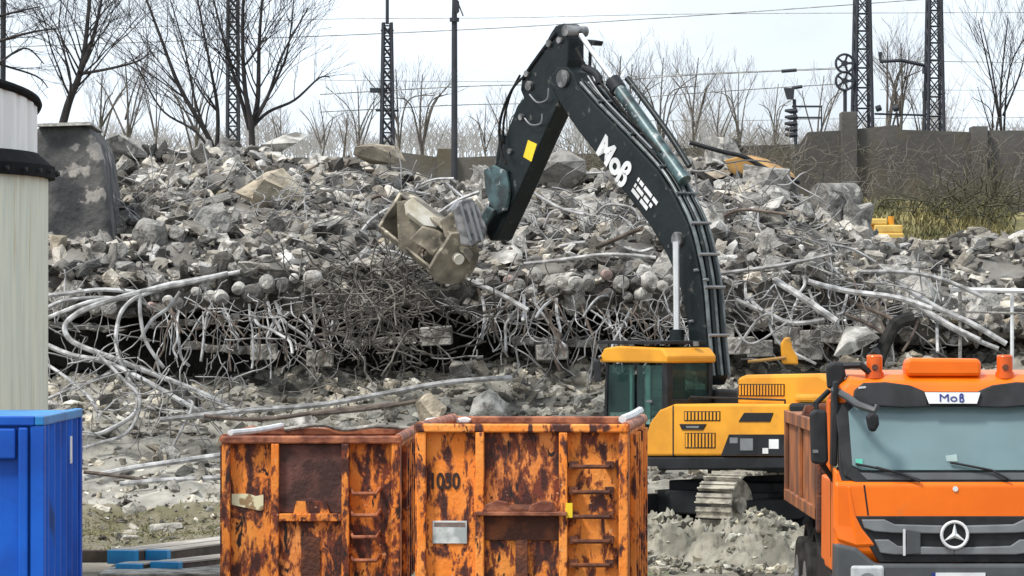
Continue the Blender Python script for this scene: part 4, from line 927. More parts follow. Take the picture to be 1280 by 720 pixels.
build('boom_mount', MB().box(-.3,1.3,-.42,.42,1.3,2.4), M['charcoal'], ex, bevel=.04)
# handrail
build('handrail', MB().tube([(w3+.3,1.3,cwz),(w3+.3,1.3,cwz+.1),(w2-.4,1.3,cwz+.12),(w2-.3,1.3,cwz)], .02, 6), M['black'], ex, True)
# cab
cz0, cz1, czr = 1.35, Lp(800,452,1.5).z, Lp(800,431,1.5).z
czw = Lp(800,512,1.5).z-.30
cbm = MB().prism([(w2,cz0),(w1-.02,cz0),(w1+.02,czw),(w2,czw)], lambda p: (p[0],1.48,p[1]), lambda p: (p[0],.46,p[1]))
for (xa_, xb_) in ((w2,w2+.11),(w1-.10,w1-.02),((w1+w2)/2-.12,(w1+w2)/2-.05)):
    for la, lb in ((1.48,1.39),(.55,.46)): cbm.prism([(xa_,czw-.01),(xb_,czw-.01),(xb_-(.06 if xb_ > w1-.2 else 0),cz1),(xa_-(.06 if xb_ > w1-.2 else 0),cz1)], lambda p: (p[0],la,p[1]), lambda p: (p[0],lb,p[1]))
cbm.box(w2,w2+.08,.46,1.48,czw-.01,cwz+.08)
cb = build('cab', cbm, M['black'], ex, bevel=.015)
build('driver_seat', MB().box(w2+.35,w2+.85,.72,1.2,czw-.25,czw+.02).box(w2+.3,w2+.42,.72,1.2,czw,czw+.62).box(w2+.31,w2+.40,.85,1.07,czw+.64,czw+.85), M['seat'], ex, bevel=.03)
for c0, c1, zt in ((.62,.68,.05),(1.05,1.16,0)): build('reflection_strip', MB().box(w1-c1,w1-c0,1.36,1.38,czw+.05,cz1-.06-zt), M['reflection_strip'], ex)  # pale strips behind the glass stand in for upright window reflections
build('cab_roof', MB().prism([(w2-.04,cz1-.02),(w2-.05,cz1+.10),(w2+.1,czr-.05),(w1-.5,czr-.02),(w1-.1,czr-.06),(w1+.05,cz1+.04),(w1+.02,cz1-.02)], lambda p: (p[0],1.53,p[1]), lambda p: (p[0],.42,p[1])), M['yellow'], ex, bevel=.05)
build('roof_guard', MB().box(w2+.15,w1+.15,.5,1.5,czr+.01,czr+.07), M['black'], ex, bevel=.01)
zw = Lp(800,508,1.5).z
for a, b, nm in [(.03,.50,'side_window'),(.55,.93,'side_window')]:
    X0 = w1+(w2-w1)*a; X1 = w1+(w2-w1)*b
    build(nm, MB().prism([(X0-(.1 if a < .1 else 0),zw-.35),(X1,zw-.35 if a < .1 else zw-.05),(X1,cz1-.06),(X0-(.13 if a < .1 else 0),cz1-.06)], lambda p: (p[0],1.487,p[1]), lambda p: (p[0],1.475,p[1])), M['cabglass'], ex)
    build('far_window', MB().box(X1,X0,.47,.48,czw,cz1-.03), M['cabglass'], ex)
build('rear_window', MB().box(w2+.03,w2+.045,.55,1.39,cwz+.06,cz1-.02), M['cabglass'], ex)
build('rear_pillar', MB().box(w2-.015,w2+.13,1.36,1.5,cwz-.1,cz1), M['black'], ex, bevel=.02)
build('windscreen', MB().box(w1-.03,w1+.022,.56,1.38,cz0+.65,cz0+1.3), M['glass'], ex)
build('roof_beacon', MB().cyl((w2+.05,.8,czr-.02),(w2+.05,.8,czr+.06),.05,10), M['silver'], ex)
build('mirror', MB().prism([(741,452),(749,450),(750,476),(743,478)], lambda p: Lp(p[0],p[1],1.75), lambda p: Lp(p[0],p[1],1.75)+Vector((-.08,.04,0))), M['black'], ex, bevel=.01)
build('mirror_arm', MB().tube([Lp(746,452,1.75),Lp(752,446,1.5),Lp(756,446,1.45)], .02, 6), M['black'], ex)
build('door_handle', side([(808,500),(815,500),(815,503),(808,503)], 1.52, 1.48), M['silver'], ex)
# undercarriage
d = Vector((.64,.768,0)); rr_ = Vector((.768,-.64,0)); inv = (Matrix.Translation(EC) @ Matrix.Rotation(EA,4,'Z')).inverted()
basis = Matrix(((rr_.x,d.x,0,EC.x),(rr_.y,d.y,0,EC.y),(0,0,1,0),(0,0,0,1)))   # local x right, y along track
T = inv @ basis
build('chassis', MB().box(-1.1,1.1,-.9,.9,.45,.86).box(-1.2,1.2,.7,1.1,.3,.7).box(-1.2,1.2,-1.1,-.7,.3,.7).xf(T), M['charcoal'], ex, bevel=.03)
for sgn in (-1,1):
    cx = sgn*1.35; hw = .36; Rt = .50; hl = 2.35
    tr = build('track_frame', MB().box(cx-.16,cx+.16,-hl+.2,hl-.2,.25,.62).xf(T), M['charcoal'], ex, bevel=.03)
    m = MB(); per = 4*hl+2*math.pi*Rt; ns_ = 56
    for k in range(ns_):
        s = per*k/ns_
        if s < 2*hl: c, a = (-hl+s, 2*Rt), 0
        elif s < 2*hl+math.pi*Rt: th = (s-2*hl)/Rt; c, a = (hl+Rt*math.sin(th), Rt+Rt*math.cos(th)), -th
        elif s < 4*hl+math.pi*Rt: c, a = (hl-(s-2*hl-math.pi*Rt), 0), math.pi
        else: th = (s-4*hl-math.pi*Rt)/Rt; c, a = (-hl-Rt*math.sin(th), Rt-Rt*math.cos(th)), math.pi-th
        MM = Matrix.Translation((cx,c[0],c[1]+.05)) @ Matrix.Rotation(a,4,'X')
        b = MB().box(-hw,hw,-.088,.088,-.015,.02).box(-hw,hw,-.085,-.06,.02,.055).box(-hw,hw,.02,.04,.02,.045); b.xf(MM); m.add(b.v, b.f)
    build('track_shoes', m.xf(T), M['track'], ex)
    for y, nm in ((-hl,'idler_wheel'),(hl,'drive_sprocket')):
        build(nm, MB().cyl((cx-.1,y,Rt+.05),(cx+.1,y,Rt+.05),Rt-.06,26).cyl((cx-.2,y,Rt+.05),(cx+.2,y,Rt+.05),.14,14).xf(T), M['track'], ex, True)
    for k in range(7): build('roller', MB().cyl((cx-.2,-1.6+k*.53,.18),(cx+.2,-1.6+k*.53,.18),.12,14).xf(T), M['charcoal'], ex, True)
    build('step', MB().box(cx-.28 if sgn<0 else cx+.1, cx-.1 if sgn<0 else cx+.28, -.6,.6,.62,.67).xf(T), M['track'], ex)
# boom: near side face outline traced, real thickness 0.6 m
BL = .22
boom_up = [(722,106),(745,132),(785,173),(822,213),(843,246),(860,282),(870,320),(877,360),(882,420),(887,470)]
boom_px = [(690,92),(697,84),(708,83),(716,90)]+boom_up+[(882,482),(872,478),(864,450),(858,400),(848,352),(833,318),(811,280),(784,245),(748,196),(722,163),(705,138),(690,112),(687,100)]
bo = build('boom', side(boom_px, BL, -BL), M['boom'], ex, bevel=.03)
build('boom_pivot', MB().cyl(Lp(702,98,BL+.05), Vector((Lp(702,98,BL+.05).x,-BL-.05,Lp(702,98,BL+.05).z)), .16, 22), M['coupler'], ex, True)
p_ = Lp(845,299,BL+.06); build('ram_pin', MB().cyl(p_, Vector((p_.x,-BL-.06,p_.z)), .13, 18), M['coupler'], ex, True)
def bline(px, lat, r, nm, material='boom', sides=10, sub=None):
    pts = smoothline([Lp(u,v,lat) for u,v in px]) if len(px) > 2 else [Lp(u,v,lat) for u,v in px]
    return build(nm, MB().tube(pts, r, sides), M[material], ex, True)
def edge(lat, off):
    q = [Lp(u,v,BL) for u, v in boom_up]; out = []
    for i, p in enumerate(q):
        t = (q[min(i+1,len(q)-1)]-q[max(i-1,0)]).normalized(); nn = Vector((t.z,0,-t.x)); nn = nn if (nn.x < 0) else -nn
        out.append(Vector((p.x,lat,p.z))+nn*off)
    return out
for i, (lat, off, r) in enumerate([(.17,.05,.036),(.08,.07,.03),(-.01,.05,.04),(-.10,.08,.03),(-.18,.05,.036)]):
    build('hydraulic_pipe', MB().tube(smoothline(edge(lat, off)), r, 10), M['boom' if i % 2 else 'pipegrey'], ex, True)
for k in range(1,9):
    e = smoothline(edge(0,.10))[k*6]
    build('pipe_clamp', MB().tube([Vector((e.x,.225,e.z)), Vector((e.x,-.225,e.z))], .03, 6), M['silver' if k > 4 else 'pipegrey'], ex)
for (u, v) in [(868,338),(862,402),(866,440),(880,350)]:
    a = Lp(u,v,BL+.02); build('pipe_clamp', MB().tube([a, a+Vector((-.1,0,.01))], .028, 6), M['silver'], ex)
# ram between boom and stick (on top of the boom)
bline([(726,44),(772,108)], .0, .05, 'ram_rod', 'chrome', 14)
bline([(768,103),(856,226)], .0, .125, 'stick_ram', 'tealscuff', 18)
bline([(766,101),(774,113)], .0, .15, 'ram_collar', 'charcoal', 18)
bline([(784,98),(800,118),(838,170),(862,208)], -.1, .055, 'ram_pipe', 'boom')
bline([(720,60),(735,86),(755,108),(790,150),(826,190)], .18, .022, 'hose', 'rubber')
bline([(735,95),(752,120),(780,150),(815,186)], .26, .018, 'hose', 'silver')
bline([(744,92),(768,126),(800,160)], .1, .025, 'hose', 'rubber')
bline([(730,84),(745,92),(750,104)], .15, .07, 'valve_block', 'charcoal')
bline([(738,50),(738,62),(737,88)], -.1, .03, 'valve_pipe', 'charcoal')
build('working_light', side([(733,49),(744,51),(742,57),(735,55)], -.05, -.25), M['black'], ex, bevel=.01)
# boom rams from the platform
for lat in (.42,-.42):
    bline([(845,302),(846,415)], lat, .06, 'boom_ram_rod', 'chrome', 14)
    bline([(846,412),(848,520)], lat, .13, 'boom_ram', 'boom', 16)
# lettering
a, b = Lp(765,197,BL), Lp(800,242,BL); dirv = (b-a); dirv.y = 0; dirv.normalize()
up = Vector((dirv.z, 0, -dirv.x)); up = up if up.z > 0 else -up
nrm = Vector((0,1,0))
def ontext(u, v, off=.012):
    c = Lp(u,v,BL); return Matrix(((dirv.x,up.x,nrm.x,c.x),(dirv.y,up.y,nrm.y,c.y+off),(dirv.z,up.z,nrm.z,c.z),(0,0,0,1)))
text_mesh('lettering', 'Mo', .56, M['white'], ex, ontext(763,196), bold=.022)
build('lettering', sharp_s(MB(), .42, .44, .045, .006).xf(ontext(763,196) @ Matrix.Translation((0,-.21,0))), M['white'], ex)
for j, (off, segs) in enumerate([(0,[(0,.05),(.08,.2),(.24,.5),(.54,.7)]),(-.13,[(0,.05),(.08,.3),(.34,.5),(.54,.62)]),(-.24,[(.0,.25),(.3,.55)])]):
    MM = ontext(794,231); m = MB()
    for s0, s1 in segs: m.box(s0, s1, .10+off, .17+off, -.004, .006)
    build('small_lettering', m.xf(MM), M['white'], ex)
build('warning_sticker', side([(660,175),(671,180),(664,202),(654,196)], .197, .185), M['brightyellow'], ex)
# stick
ST = .19
stick_px = [(703,29),(694,32),(688,41),(680,56),(664,80),(652,98),(650,112),(654,122),(646,132),(636,158),(627,185),(618,225),(606,272),(606,288),(612,301),(620,300),(648,240),(672,186),(696,134),(704,116),(708,98),(710,75),(710,48),(709,33)]
build('stick', side(stick_px, ST, -ST), M['boom'], ex, bevel=.03)
build('stick_edge_bar', MB().tube([Lp(u,v,ST+.01) for u,v in [(695,41),(681,59),(665,81),(653,99)]], .035, 6), M['charcoal'], ex, True)
for (u,v,r) in [(698,50,.06),(685,54,.07),(657,92,.06),(660,107,.09),(650,146,.06),(636,189,.05),(706,38,.1)]:
    q = Lp(u,v,ST+.05); build('pin', MB().cyl(q, Vector((q.x,-ST-.05,q.z)), r, 14), M['coupler'], ex, True)
bline([(652,98),(640,112),(628,140),(624,165),(627,190),(632,205)], .3, .025, 'hose', 'rubber')
bline([(650,94),(638,118),(630,150),(629,180)], .2, .022, 'hose', 'rubber')
bline([(656,148),(664,156),(676,154),(678,142)], .28, .018, 'hose', 'silver')
bline([(662,118),(672,128),(684,124),(686,110)], .28, .018, 'hose', 'silver')
bline([(632,168),(622,230)], .0, .11, 'bucket_ram', 'boom', 16)
bline([(622,228),(612,262)], .0, .05, 'bucket_ram_rod', 'chrome', 14)
build('linkage', side([(604,212),(616,206),(632,214),(636,240),(632,262),(622,268),(612,256),(606,236)], ST+.08, ST+.01), M['tealscuff'], ex, bevel=.02)
build('linkage', side([(608,258),(618,262),(600,296),(590,290)], ST+.16, ST+.09), M['tealscuff'], ex, bevel=.02)
build('linkage', side([(608,258),(618,262),(600,296),(590,290)], -ST-.09, -ST-.16), M['tealscuff'], ex, bevel=.02)
# coupler and bucket, tilted towards the left
def Wl(u, v, Y): return inv @ P(u, v, Y)
cpl = [(566,262),(576,250),(590,247),(600,262),(609,286),(606,300),(590,309),(576,306)]
build('coupler', MB().prism(cpl, lambda p: Wl(p[0],p[1],78.4), lambda p: Wl(p[0]-8,p[1]+2,79.3)), M['coupler'], ex, bevel=.03)
for dx in (0,8,15): build('coupler_rib', MB().prism([(574+dx,256),(577+dx,254),(590+dx,300),(587+dx,302)], lambda p: Wl(p[0],p[1],78.33), lambda p: Wl(p[0],p[1],78.45)), M['silver'], ex)
prof_b = [(.5*math.cos(R(100-24*k)),.5*math.sin(R(100-24*k))) for k in range(12)]   # open shell section
A0 = P(566,322,78.6); ax = (P(516,282,80.0)-P(566,322,78.6)); e1 = Vector((.9,-.1,-.1)).normalized(); e1 = (e1-ax.normalized()*e1.dot(ax.normalized())).normalized(); e2 = ax.normalized().cross(e1); e2 = e2 if e2.z > 0 else -e2
def bpnt(a, b, t, k=1): return inv @ (A0+ax*t+e1*a*k+e2*b*k)
def shell(pr, t0, t1, th=.05, k=1.0, k1=None):
    m = MB(); n = len(pr); k1 = k1 or k
    v = [bpnt(a,b,t0,k) for a,b in pr]+[bpnt(a,b,t1,k1) for a,b in pr]+[bpnt(a,b,t0,k-th*2.2) for a,b in pr]+[bpnt(a,b,t1,k1-th*2.2) for a,b in pr]
    f = []
    for i in range(n-1):
        f += [(i,i+1,n+i+1,n+i),(2*n+i,3*n+i,3*n+i+1,2*n+i+1),(i,2*n+i,2*n+i+1,i+1),(n+i,n+i+1,3*n+i+1,3*n+i)]
    f += [(0,n,3*n,2*n),(n-1,3*n-1,4*n-1,2*n-1)]
    return m.add(v, f)
build('bucket_shell', shell(prof_b, 0, 1.25, k=.98), M['bucket'], ex, bevel=.012)
pl = prof_b+[(-.34,.12),(-.2,.30)]
build('bucket_side', MB().prism(pl, lambda p: bpnt(p[0],p[1],-.04,1.02), lambda p: bpnt(p[0],p[1],.01,1.02)), M['bucket'], ex, bevel=.015)
build('bucket_side', MB().prism(pl, lambda p: bpnt(p[0],p[1],1.24,1.0), lambda p: bpnt(p[0],p[1],1.29,1.0)), M['bucket'], ex, bevel=.015)
build('bucket_boss', MB().cyl(bpnt(.05,.02,-.1), bpnt(.05,.02,-.02), .10, 16), M['bucketlit'], ex, True)
build('bucket_lip', MB().prism([(508,252),(516,247),(548,272),(546,284),(530,282),(510,266)], lambda p: Wl(p[0],p[1],79.1), lambda p: Wl(p[0]-3,p[1]+3,79.25)), M['bucketlit'], ex, bevel=.01)
build('bucket_back', MB().prism([(496,252),(509,250),(512,268),(528,283),(534,300),(520,322),(498,312)], lambda p: Wl(p[0],p[1],79.3), lambda p: Wl(p[0],p[1],79.45)), M['bucket'], ex, bevel=.01)
build('bucket_flap', MB().prism([(512,300),(528,284),(556,292),(562,304),(542,316),(536,314)], lambda p: Wl(p[0],p[1],78.9), lambda p: Wl(p[0],p[1]-2,79.0)), M['bucketlit' if False else 'bucket'], ex, bevel=.01)
build('bucket_bracket', MB().prism([(550,276),(568,262),(580,300),(592,318),(588,330),(572,310),(556,296)], lambda p: Wl(p[0],p[1],78.5), lambda p: Wl(p[0],p[1],78.9)), M['bucket'], ex, bevel=.02)

# ---------------------------------------------------------------- tipper truck
TX = P(1192,0,45).x
tk = thing('tipper_truck', 'bright orange tipper truck with wide windscreen and amber beacons at the lower right', 'truck', (TX,45,0))
tz = lambda v: z_at(v,45); tx = lambda u: P(u,0,45).x-TX
hb = 1.235
low_prof = [(0,tz(690)),(0,tz(606)),(.045,tz(601)),(2.0,tz(601)),(2.05,1.0),(1.6,1.0),(1.5,.95),(.2,.95)]
roof_prof = [(.34,tz(506)),(.40,tz(492)),(.46,tz(478)),(.62,tz(469)),(1.0,tz(465)),(2.0,tz(465)),(2.0,tz(507))]
def cabfn(s):
    return lambda p: (s*(hb-(.05 if p[1] > 1.95 else 0)-(.12 if p[1] > 2.9 else 0)), p[0]+.0, p[1])
cabb = build('cab', MB().prism(low_prof, lambda p: (-hb,p[0],p[1]), lambda p: (hb,p[0],p[1])), M['orange'], tk, bevel=.04, seg=3)
build('cab_roof', MB().prism(roof_prof, cabfn(-1), cabfn(1)), M['orange'], tk, bevel=.04, seg=3)
build('cab_rear_wall', MB().box(-hb+.05,hb-.05,1.9,1.995,tz(602),tz(505)), M['orange'], tk)
for s_ in (-1,1):
    build('cab_pillar', MB().prism([(.055,tz(602)),(.34,tz(505)),(.46,tz(505)),(.22,tz(602))], lambda p: (s_*(hb-.05),p[0],p[1]), lambda p: (s_*(hb-.17),p[0],p[1])), M['black'], tk, bevel=.01)
    build('cab_pillar', MB().box(min(s_*(hb-.05),s_*(hb-.15)),max(s_*(hb-.05),s_*(hb-.15)),1.5,1.92,tz(602),tz(505)), M['orange'], tk)
    build('side_window', MB().box(min(s_*(hb-.06),s_*(hb-.07)),max(s_*(hb-.06),s_*(hb-.07)),.3,1.5,tz(602),tz(506)), M['cabglass'], tk)
    build('seat', MB().box(s_*.6-.25,s_*.6+.25,1.2,1.32,tz(602),tz(552)).box(s_*.6-.14,s_*.6+.14,1.22,1.31,tz(550),tz(532)), M['seat'], tk, bevel=.04)
build('dashboard', MB().prism([(.14,tz(602)),(.24,tz(590)),(.5,tz(588)),(.6,tz(602))], lambda p: (-1.0,p[0],p[1]), lambda p: (1.0,p[0],p[1])), M['interior'], tk, bevel=.02)
cw_ = Vector((.58,.62,tz(578))); build('steering_wheel', MB().tube([cw_+Vector((.21*math.cos(a),.1*math.sin(a),.19*math.sin(a))) for a in [2*math.pi*k/28 for k in range(29)]], .018, 6, False).tube([cw_+Vector((-.2,0,0)),cw_+Vector((.2,0,0))], .02, 5), M['black'], tk, True)
def sheet(pts, off, th, nm, mk, par=tk, bev=.01):
    """pts: (u,v) at the cab front plane, following the screen slope above v=603"""
    def dep(v):
        if v >= 606: return 0
        return .05+(603-v)/97*.29
    return build(nm, MB().prism(pts, lambda p: (tx(p[0]), dep(p[1])-off, tz(p[1])), lambda p: (tx(p[0]), dep(p[1])-off+th, tz(p[1]))), M[mk], par, bevel=bev)
mir = lambda pts: [(2*1192-u, v) for u, v in pts][::-1]
full = lambda half: half+mir(half)
# black screen surround, glass
for q in ([(1047,520),(1052,508),(1066,500),(1068,514),(1067,584),(1058,597),(1055,594)], ):
    sheet(q, .02, .06, 'screen_surround', 'black', bev=.01); sheet(mir(q), .02, .06, 'screen_surround', 'black', bev=.01)
sheet([(1062,499),(1322,499),(1320,512),(1064,512)], .02, .05, 'screen_surround', 'black', bev=.01)
sheet([(1056,594),(1066,581),(1318,581),(1329,596),(1320,604),(1070,604)], .018, .04, 'screen_surround', 'black', bev=.01)
ws_ = sheet([(1063,515),(1070,509),(1314,509),(1321,515),(1314,582),(1306,588),(1078,588),(1066,582)], .035, .012, 'windscreen', 'screenglass', bev=.006)
sheet([(1075,591),(1309,591),(1300,600),(1084,600)], .03, .012, 'screen_cowl', 'plastic')
# interior seen faintly: steering wheel outline and papers as flat marks on dash are left out; wipers
for px in ([(1150,600),(1120,590),(1070,580)], [(1262,600),(1240,588),(1188,578)], [(1150,602),(1125,592),(1095,584)]):
    build('wiper', MB().tube([(tx(u), .05+(603-v)/97*.29-.07, tz(v)) for u, v in px], .014, 6), M['black'], tk, True)
sheet([(1070,574),(1079,574),(1079,582),(1071,582)], .042, .006, 'screen_mark', 'greensticker', bev=0)
sheet([(1183,570),(1197,568),(1198,577),(1184,577)], .042, .006, 'screen_mark', 'palespot', bev=0)  # small pale spot on the windscreen
# visor
v_top = [(1068,500),(1070,488),(1082,479),(1110,478),(1140,482),(1155,488),(1162,492)]
vis = v_top+[(1162,509),(1130,510),(1100,508),(1068,507)]
sheet(vis, .16, .05, 'sun_visor', 'black', bev=.015); sheet(mir(vis), .16, .05, 'sun_visor', 'black', bev=.015)
sheet([(1155,490),(1229,490),(1227,509),(1157,509)], .15, .05, 'visor_centre', 'black')
sb = sheet([(1158,491),(1228,491),(1223,505),(1163,505)], .20, .03, 'sign_board', 'white', bev=.004)
sgm = Matrix.Translation((tx(1193),.05+(603-498)/97*.29-.206,tz(498))) @ Matrix.Rotation(R(70.3),4,'X')
text_mesh('sign_text', 'Mo', .12, M['blueletter'], sb, sgm @ Matrix.Translation((-.05,0,0)) @ Matrix.Scale(1.25,4,(1,0,0)), bold=.0)
build('sign_text', sharp_s(MB(), .075, .088, .008, .003).xf(sgm @ Matrix.Translation((0,-.043,0))), M['blueletter'], sb)
sheet([(1075,484),(1085,483),(1085,486),(1075,487)], .17, .02, 'clearance_lamp', 'lamp')
# roof box and beacons
build('roof_box', MB().prism([(tx(1140),tz(471)),(tx(1137),tz(462)),(tx(1139),tz(450)),(tx(1145),tz(448)),(tx(1228),tz(449)),(tx(1233),tz(452)),(tx(1233),tz(471))], lambda p: (p[0],.5,p[1]), lambda p: (p[0],.9,p[1])), M['orange'], tk, bevel=.035)
for u in (1099,1264):
    bcn = build('beacon', MB().cyl((tx(u),.6,tz(468)),(tx(u),.6,tz(444)),.085,20), M['amber'], tk, True, bevel=.02)
    build('beacon_base', MB().cyl((tx(u),.6,tz(474)),(tx(u),.6,tz(466)),.10,16), M['amber'], bcn, True)
    build('beacon_core', MB().cyl((tx(u)-.0,.505,tz(460)),(tx(u),.53,tz(460)),.035,10), M['rustdark'], bcn, True)
# front panel seam, badge, emblem
sheet([(1079,606),(1081,606),(1086,644),(1084,644)], .004, .02, 'panel_seam', 'charcoal', bev=0)
sheet([(1303,606),(1305,606),(1300,644),(1298,644)], .004, .02, 'panel_seam', 'charcoal', bev=0)
build('bonnet_badge', MB().cyl((tx(1194),-.012,tz(611)),(tx(1194),.01,tz(611)),.028,14), M['white'], tk, True)
gb = [(1069,645),(1315,645),(1296,686),(1285,703),(1099,703),(1088,686)]
sheet(gb, .012, .08, 'grille_recess', 'black', bev=.01)
for v0, nm in ((656,'grille_bar'),(683,'grille_bar')):
    half = [(1076,v0-7),(1105,v0-7),(1118,v0-1),(1192,v0+1)]; low = [(1192,v0+11),(1116,v0+10),(1092,v0+8),(1080,v0+4)]
    if v0 == 683: half = [(1092,v0-9),(1110,v0-9),(1122,v0-1),(1192,v0+1)]; low = [(1192,v0+10),(1116,v0+10),(1100,v0+8)]
    sheet(half+low, .05, .045, nm, 'silver', bev=.012); sheet(mir(half+low), .05, .045, nm, 'silver', bev=.012)
sheet([(1128,661),(1131,661),(1131,694),(1128,694)], .062, .03, 'white_strip', 'white', bev=0)
sheet([(1132,661),(1150,664),(1150,692),(1132,693)], .058, .03, 'grille_insert', 'plastic')
m = MB(); c = Vector((tx(1192),-.09,tz(668))); rs_ = .135
m.tube([c+Vector((rs_*math.cos(a),0,rs_*math.sin(a))) for a in [2*math.pi*k/32 for k in range(33)]], .017, 8, False)
for k in range(3):
    a = R(90+120*k); dd = Vector((math.cos(a),0,math.sin(a))); nn = Vector((-dd.z,0,dd.x))
    m.add([c+nn*.03, c-nn*.03, c+dd*rs_, c+Vector((0,-.03,0)), c+Vector((0,.02,0))], [(0,3,2),(3,1,2),(1,4,2),(4,0,2),(0,1,3),(1,0,4)])
build('star_emblem', m, M['white'], tk, True)
build('emblem_plate', MB().cyl(c+Vector((0,.02,0)), c+Vector((0,.05,0)), .13, 28), M['black'], tk)
# cab corners and fender
cor = [(1043,584),(1050,590),(1054,604),(1062,606),(1070,645),(1078,660),(1088,672),(1096,683),(1070,684),(1046,676),(1042,660)]
sheet(cor, .02, .2, 'cab_corner', 'orange', bev=.03); sheet(mir(cor), .02, .2, 'cab_corner', 'orange', bev=.03)
# bumper
bz = lambda v: tz(v)
bump = [(-1.24,bz(678)),(-1.02,bz(684)),(-.82,bz(704)),(.82,bz(704)),(1.02,bz(684)),(1.24,bz(678)),(1.25,.55),(1.0,.38),(-1.0,.38),(-1.25,.55)]
build('bumper', MB().prism(bump, lambda p: (p[0],-.10,p[1]), lambda p: (p[0],.35,p[1])), M['plastic'], tk, bevel=.04, seg=3)
for s in (-1,1):
    hl_ = build('headlight', MB().box(min(s*tx(1062),s*tx(1104)),max(s*tx(1062),s*tx(1104)),-.125,-.05,tz(745),tz(706)), M['lamp'], tk, bevel=.03)
    build('reflector', MB().cyl((s*(abs(tx(1083))),-.135,tz(727)),(s*(abs(tx(1083))),-.12,tz(727)),.10,18), M['silver'], hl_, True)
    build('fog_light', MB().cyl((s*.78,-.12,tz(770)),(s*.78,-.05,tz(770)),.07,16), M['lamp'], tk, True)
build('licence_plate', MB().box(tx(1168),tx(1230),-.115,-.10,tz(730),tz(715)), M['white'], tk)
build('plate_strip', MB().box(tx(1163),tx(1168),-.114,-.099,tz(730),tz(715)), M['blueletter'], tk)
build('bumper_step', MB().box(-.6,.6,-.13,-.09,tz(760),tz(752)), M['black'], tk, bevel=.01)
# mirrors
mr_ = build('main_mirror', MB().prism([(1022,518),(1028,512),(1043,514),(1045,578),(1040,583),(1024,580)], lambda p: (tx(p[0])-.06,.25,tz(p[1])), lambda p: (tx(p[0])-.06,.42,tz(p[1]))), M['black'], tk, bevel=.03)
build('mirror_mark', MB().box(tx(1025)-.06,tx(1032)-.06,.243,.249,tz(567),tz(563)), M['silver'], mr_)
build('mirror_arm', MB().tube([(tx(1040),.5,tz(490)),(tx(1030)-.06,.35,tz(505)),(tx(1032)-.06,.34,tz(520))], .03, 8), M['black'], tk, True)
build('mirror_arm', MB().tube([(tx(1055),.5,tz(585)),(tx(1045),.4,tz(602)),(tx(1036)-.05,.34,tz(580))], .03, 8), M['black'], tk, True)
build('kerb_mirror', MB().prism([(1038,458),(1045,453),(1060,453),(1063,470),(1056,486),(1040,488)], lambda p: (tx(p[0])-.0,.55,tz(p[1])), lambda p: (tx(p[0])-.0,.75,tz(p[1]))), M['black'], tk, bevel=.04)
build('kerb_mirror_arm', MB().tube([(tx(1058),.6,tz(458)),(tx(1080),.5,tz(457)),(tx(1092),.55,tz(466))], .035, 8), M['black'], tk, True)
build('front_mirror', MB().prism([(1080,520),(1088,514),(1096,518),(1097,530),(1092,540),(1084,538)], lambda p: (tx(p[0]),-.22,tz(p[1])), lambda p: (tx(p[0]),-.12,tz(p[1]))), M['black'], tk, bevel=.03)
build('front_mirror_arm', MB().tube([(tx(1046),.45,tz(488)),(tx(1060),.2,tz(496)),(tx(1072),-.05,tz(506)),(tx(1092),-.15,tz(513)),(tx(1095),-.12,tz(508))], .04, 8), M['plastic'], tk, True)
m = MB().prism([(tx(1045),tz(478)),(tx(1051),tz(476)),(tx(1049),tz(584)),(tx(1043),tz(584))], lambda p: (p[0],.28,p[1]), lambda p: (p[0],.7,p[1]))
build('pillar_trim', m, M['black'], tk, bevel=.015)
build('door_seam', MB().box(-hb-.004,-hb+.01,.62,.64,1.1,2.0), M['charcoal'], tk)
# chassis, tipper body, wheels
build('chassis', MB().box(-.45,.45,.3,7.6,.75,1.05), M['black'], tk, bevel=.02)
zb0, zb1 = 1.42, z_at(521,49.6)
body = build('tipper_body', MB().box(-1.24,1.24,2.45,7.6,zb0,zb1), M['orange_dull'], tk, bevel=.03)
for s in (-1,1):
    x0, x1_ = (-1.285,-1.241) if s < 0 else (1.241,1.285)
    for y in (2.42,4.9,7.45): build('body_rib', MB().box(x0,x1_,y,y+.18,zb0,zb1+.01), M['orange_dull'], body, bevel=.01)
    build('body_rail', MB().box(x0-.003,x1_+.003,2.42,7.63,zb1-.13,zb1+.015), M['orange_dull'], body, bevel=.01)
    build('body_rail', MB().box(x0-.003,x1_+.003,2.42,7.63,zb0-.01,zb0+.13), M['orange_dull'], body, bevel=.01)
build('body_headboard', MB().box(-1.27,1.27,2.2,2.44,zb0-.15,zb1+.2), M['rustdark'], body, bevel=.03)
build('canopy_bracket', MB().prism([(1000,520),(1005,506),(1012,506),(1030,520)], lambda p: (P(p[0],p[1],50).x-TX,4.6,z_at(p[1],50)), lambda p: (P(p[0],p[1],50).x-TX,4.9,z_at(p[1],50))), M['rustdark'], body)
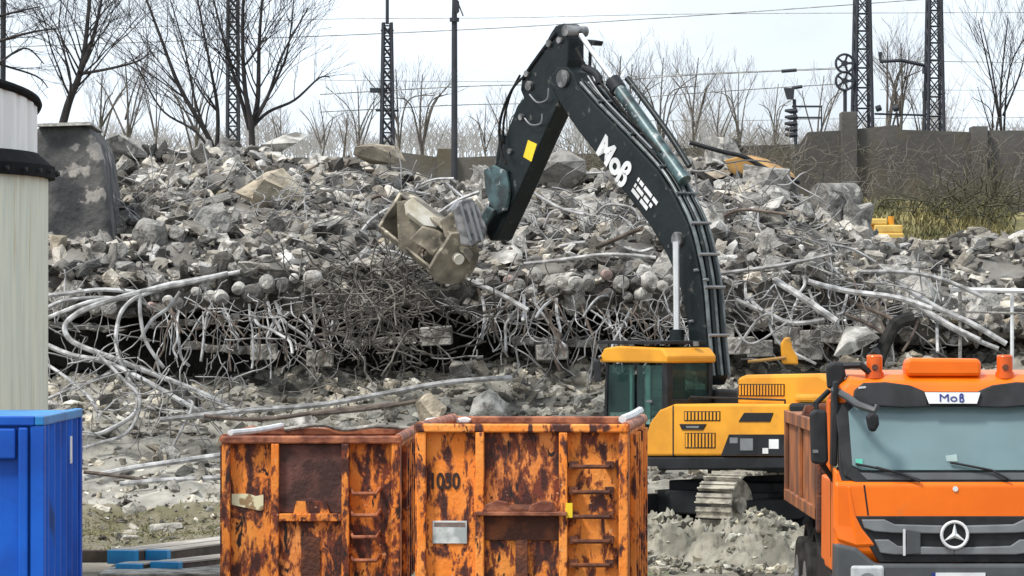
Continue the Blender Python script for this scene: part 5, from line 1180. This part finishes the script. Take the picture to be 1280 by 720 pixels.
for y in (1.35,4.9,6.25):
    for s in (-1,1):
        wh = build('wheel', MB().cyl((s*1.22,y,.52),(s*.88,y,.52),.52,30), M['rubber'], tk, True, bevel=.04)
        build('rim', MB().cyl((s*1.225,y,.52),(s*1.15,y,.52),.30,24).cyl((s*1.26,y,.52),(s*1.15,y,.52),.13,14), M['silver'], wh, True)
        if y > 2: build('mudguard', MB().tube([(s*1.05,y+.62*math.cos(a),.55+.62*math.sin(a)) for a in [R(15+15*k) for k in range(11)]], .07, 6), M['rubber'], tk, True)
for y, in ((2.2,),): build('fuel_tank', MB().box(-1.15,-.5,2.45,4.0,.5,1.05), M['charcoal'], tk, bevel=.08)

# ---------------------------------------------------------------- spoil mound between digger and truck
def mound(cx, cy, rx, ry, h, label, seed, mk):
    m = MB(); n = 90; vs = []
    for i in range(n+1):
        for j in range(n+1):
            a, b = i/n*2-1, j/n*2-1; rr = math.hypot(a, b); z = h*max(0, 1-rr**1.6)
            q = Vector((a*3+seed, b*3, seed)); z += (noise.fractal(q, .8, 2, 6)*.22+abs(noise.noise(q*5))*.12)*min(1, z*3+.05)-.06
            vs.append((a*rx, b*ry, z))
    fs = [(i*(n+1)+j, (i+1)*(n+1)+j, (i+1)*(n+1)+j+1, i*(n+1)+j+1) for i in range(n) for j in range(n)]
    o = build('spoil_mound', m.add(vs, fs), M[mk], smooth=True); o.location = (cx, cy, -.02); tag(o, label, 'mound'); return o
M['spoilclod'] = mat('spoil_clods', (.42,.40,.33), (.28,.27,.22), 2.5, .95, tone=True)
M['spoil'] = mat('spoil_sand', (.30,.28,.225), (.15,.14,.11), 2.5, .95, bump=.8, bscale=7)
mound(P(950,0,64).x, 64, 1.3, 1.5, .78, 'grey sandy spoil mound between the digger track and the truck', 1, 'spoil')
mound(P(835,0,65).x, 66, 1.2, 1.5, .62, 'low sandy spoil mound right behind the numbered container', 2, 'spoil')
def s_m(rs):
    if rs.random() < .45:
        cx, cy, h = rs.choice([(P(950,0,64).x,64,.78),(P(835,0,65).x,66,.62)]); a = rs.uniform(0,6.28); r = rs.random()**.7
        return Vector((cx+math.cos(a)*r*1.2, cy+math.sin(a)*r*1.4, h*max(0,1-r**1.6)-.02))
    return Vector((P(rs.uniform(800,1000),0,64).x, rs.uniform(61,68), rs.uniform(.0,.06)))
mass('loose_rubble', 900, s_m, .04, .2, M['spoilclod'], 'loose pebbles around the spoil mounds by the digger track', 'rubble', .2, 9, 2)
settle()
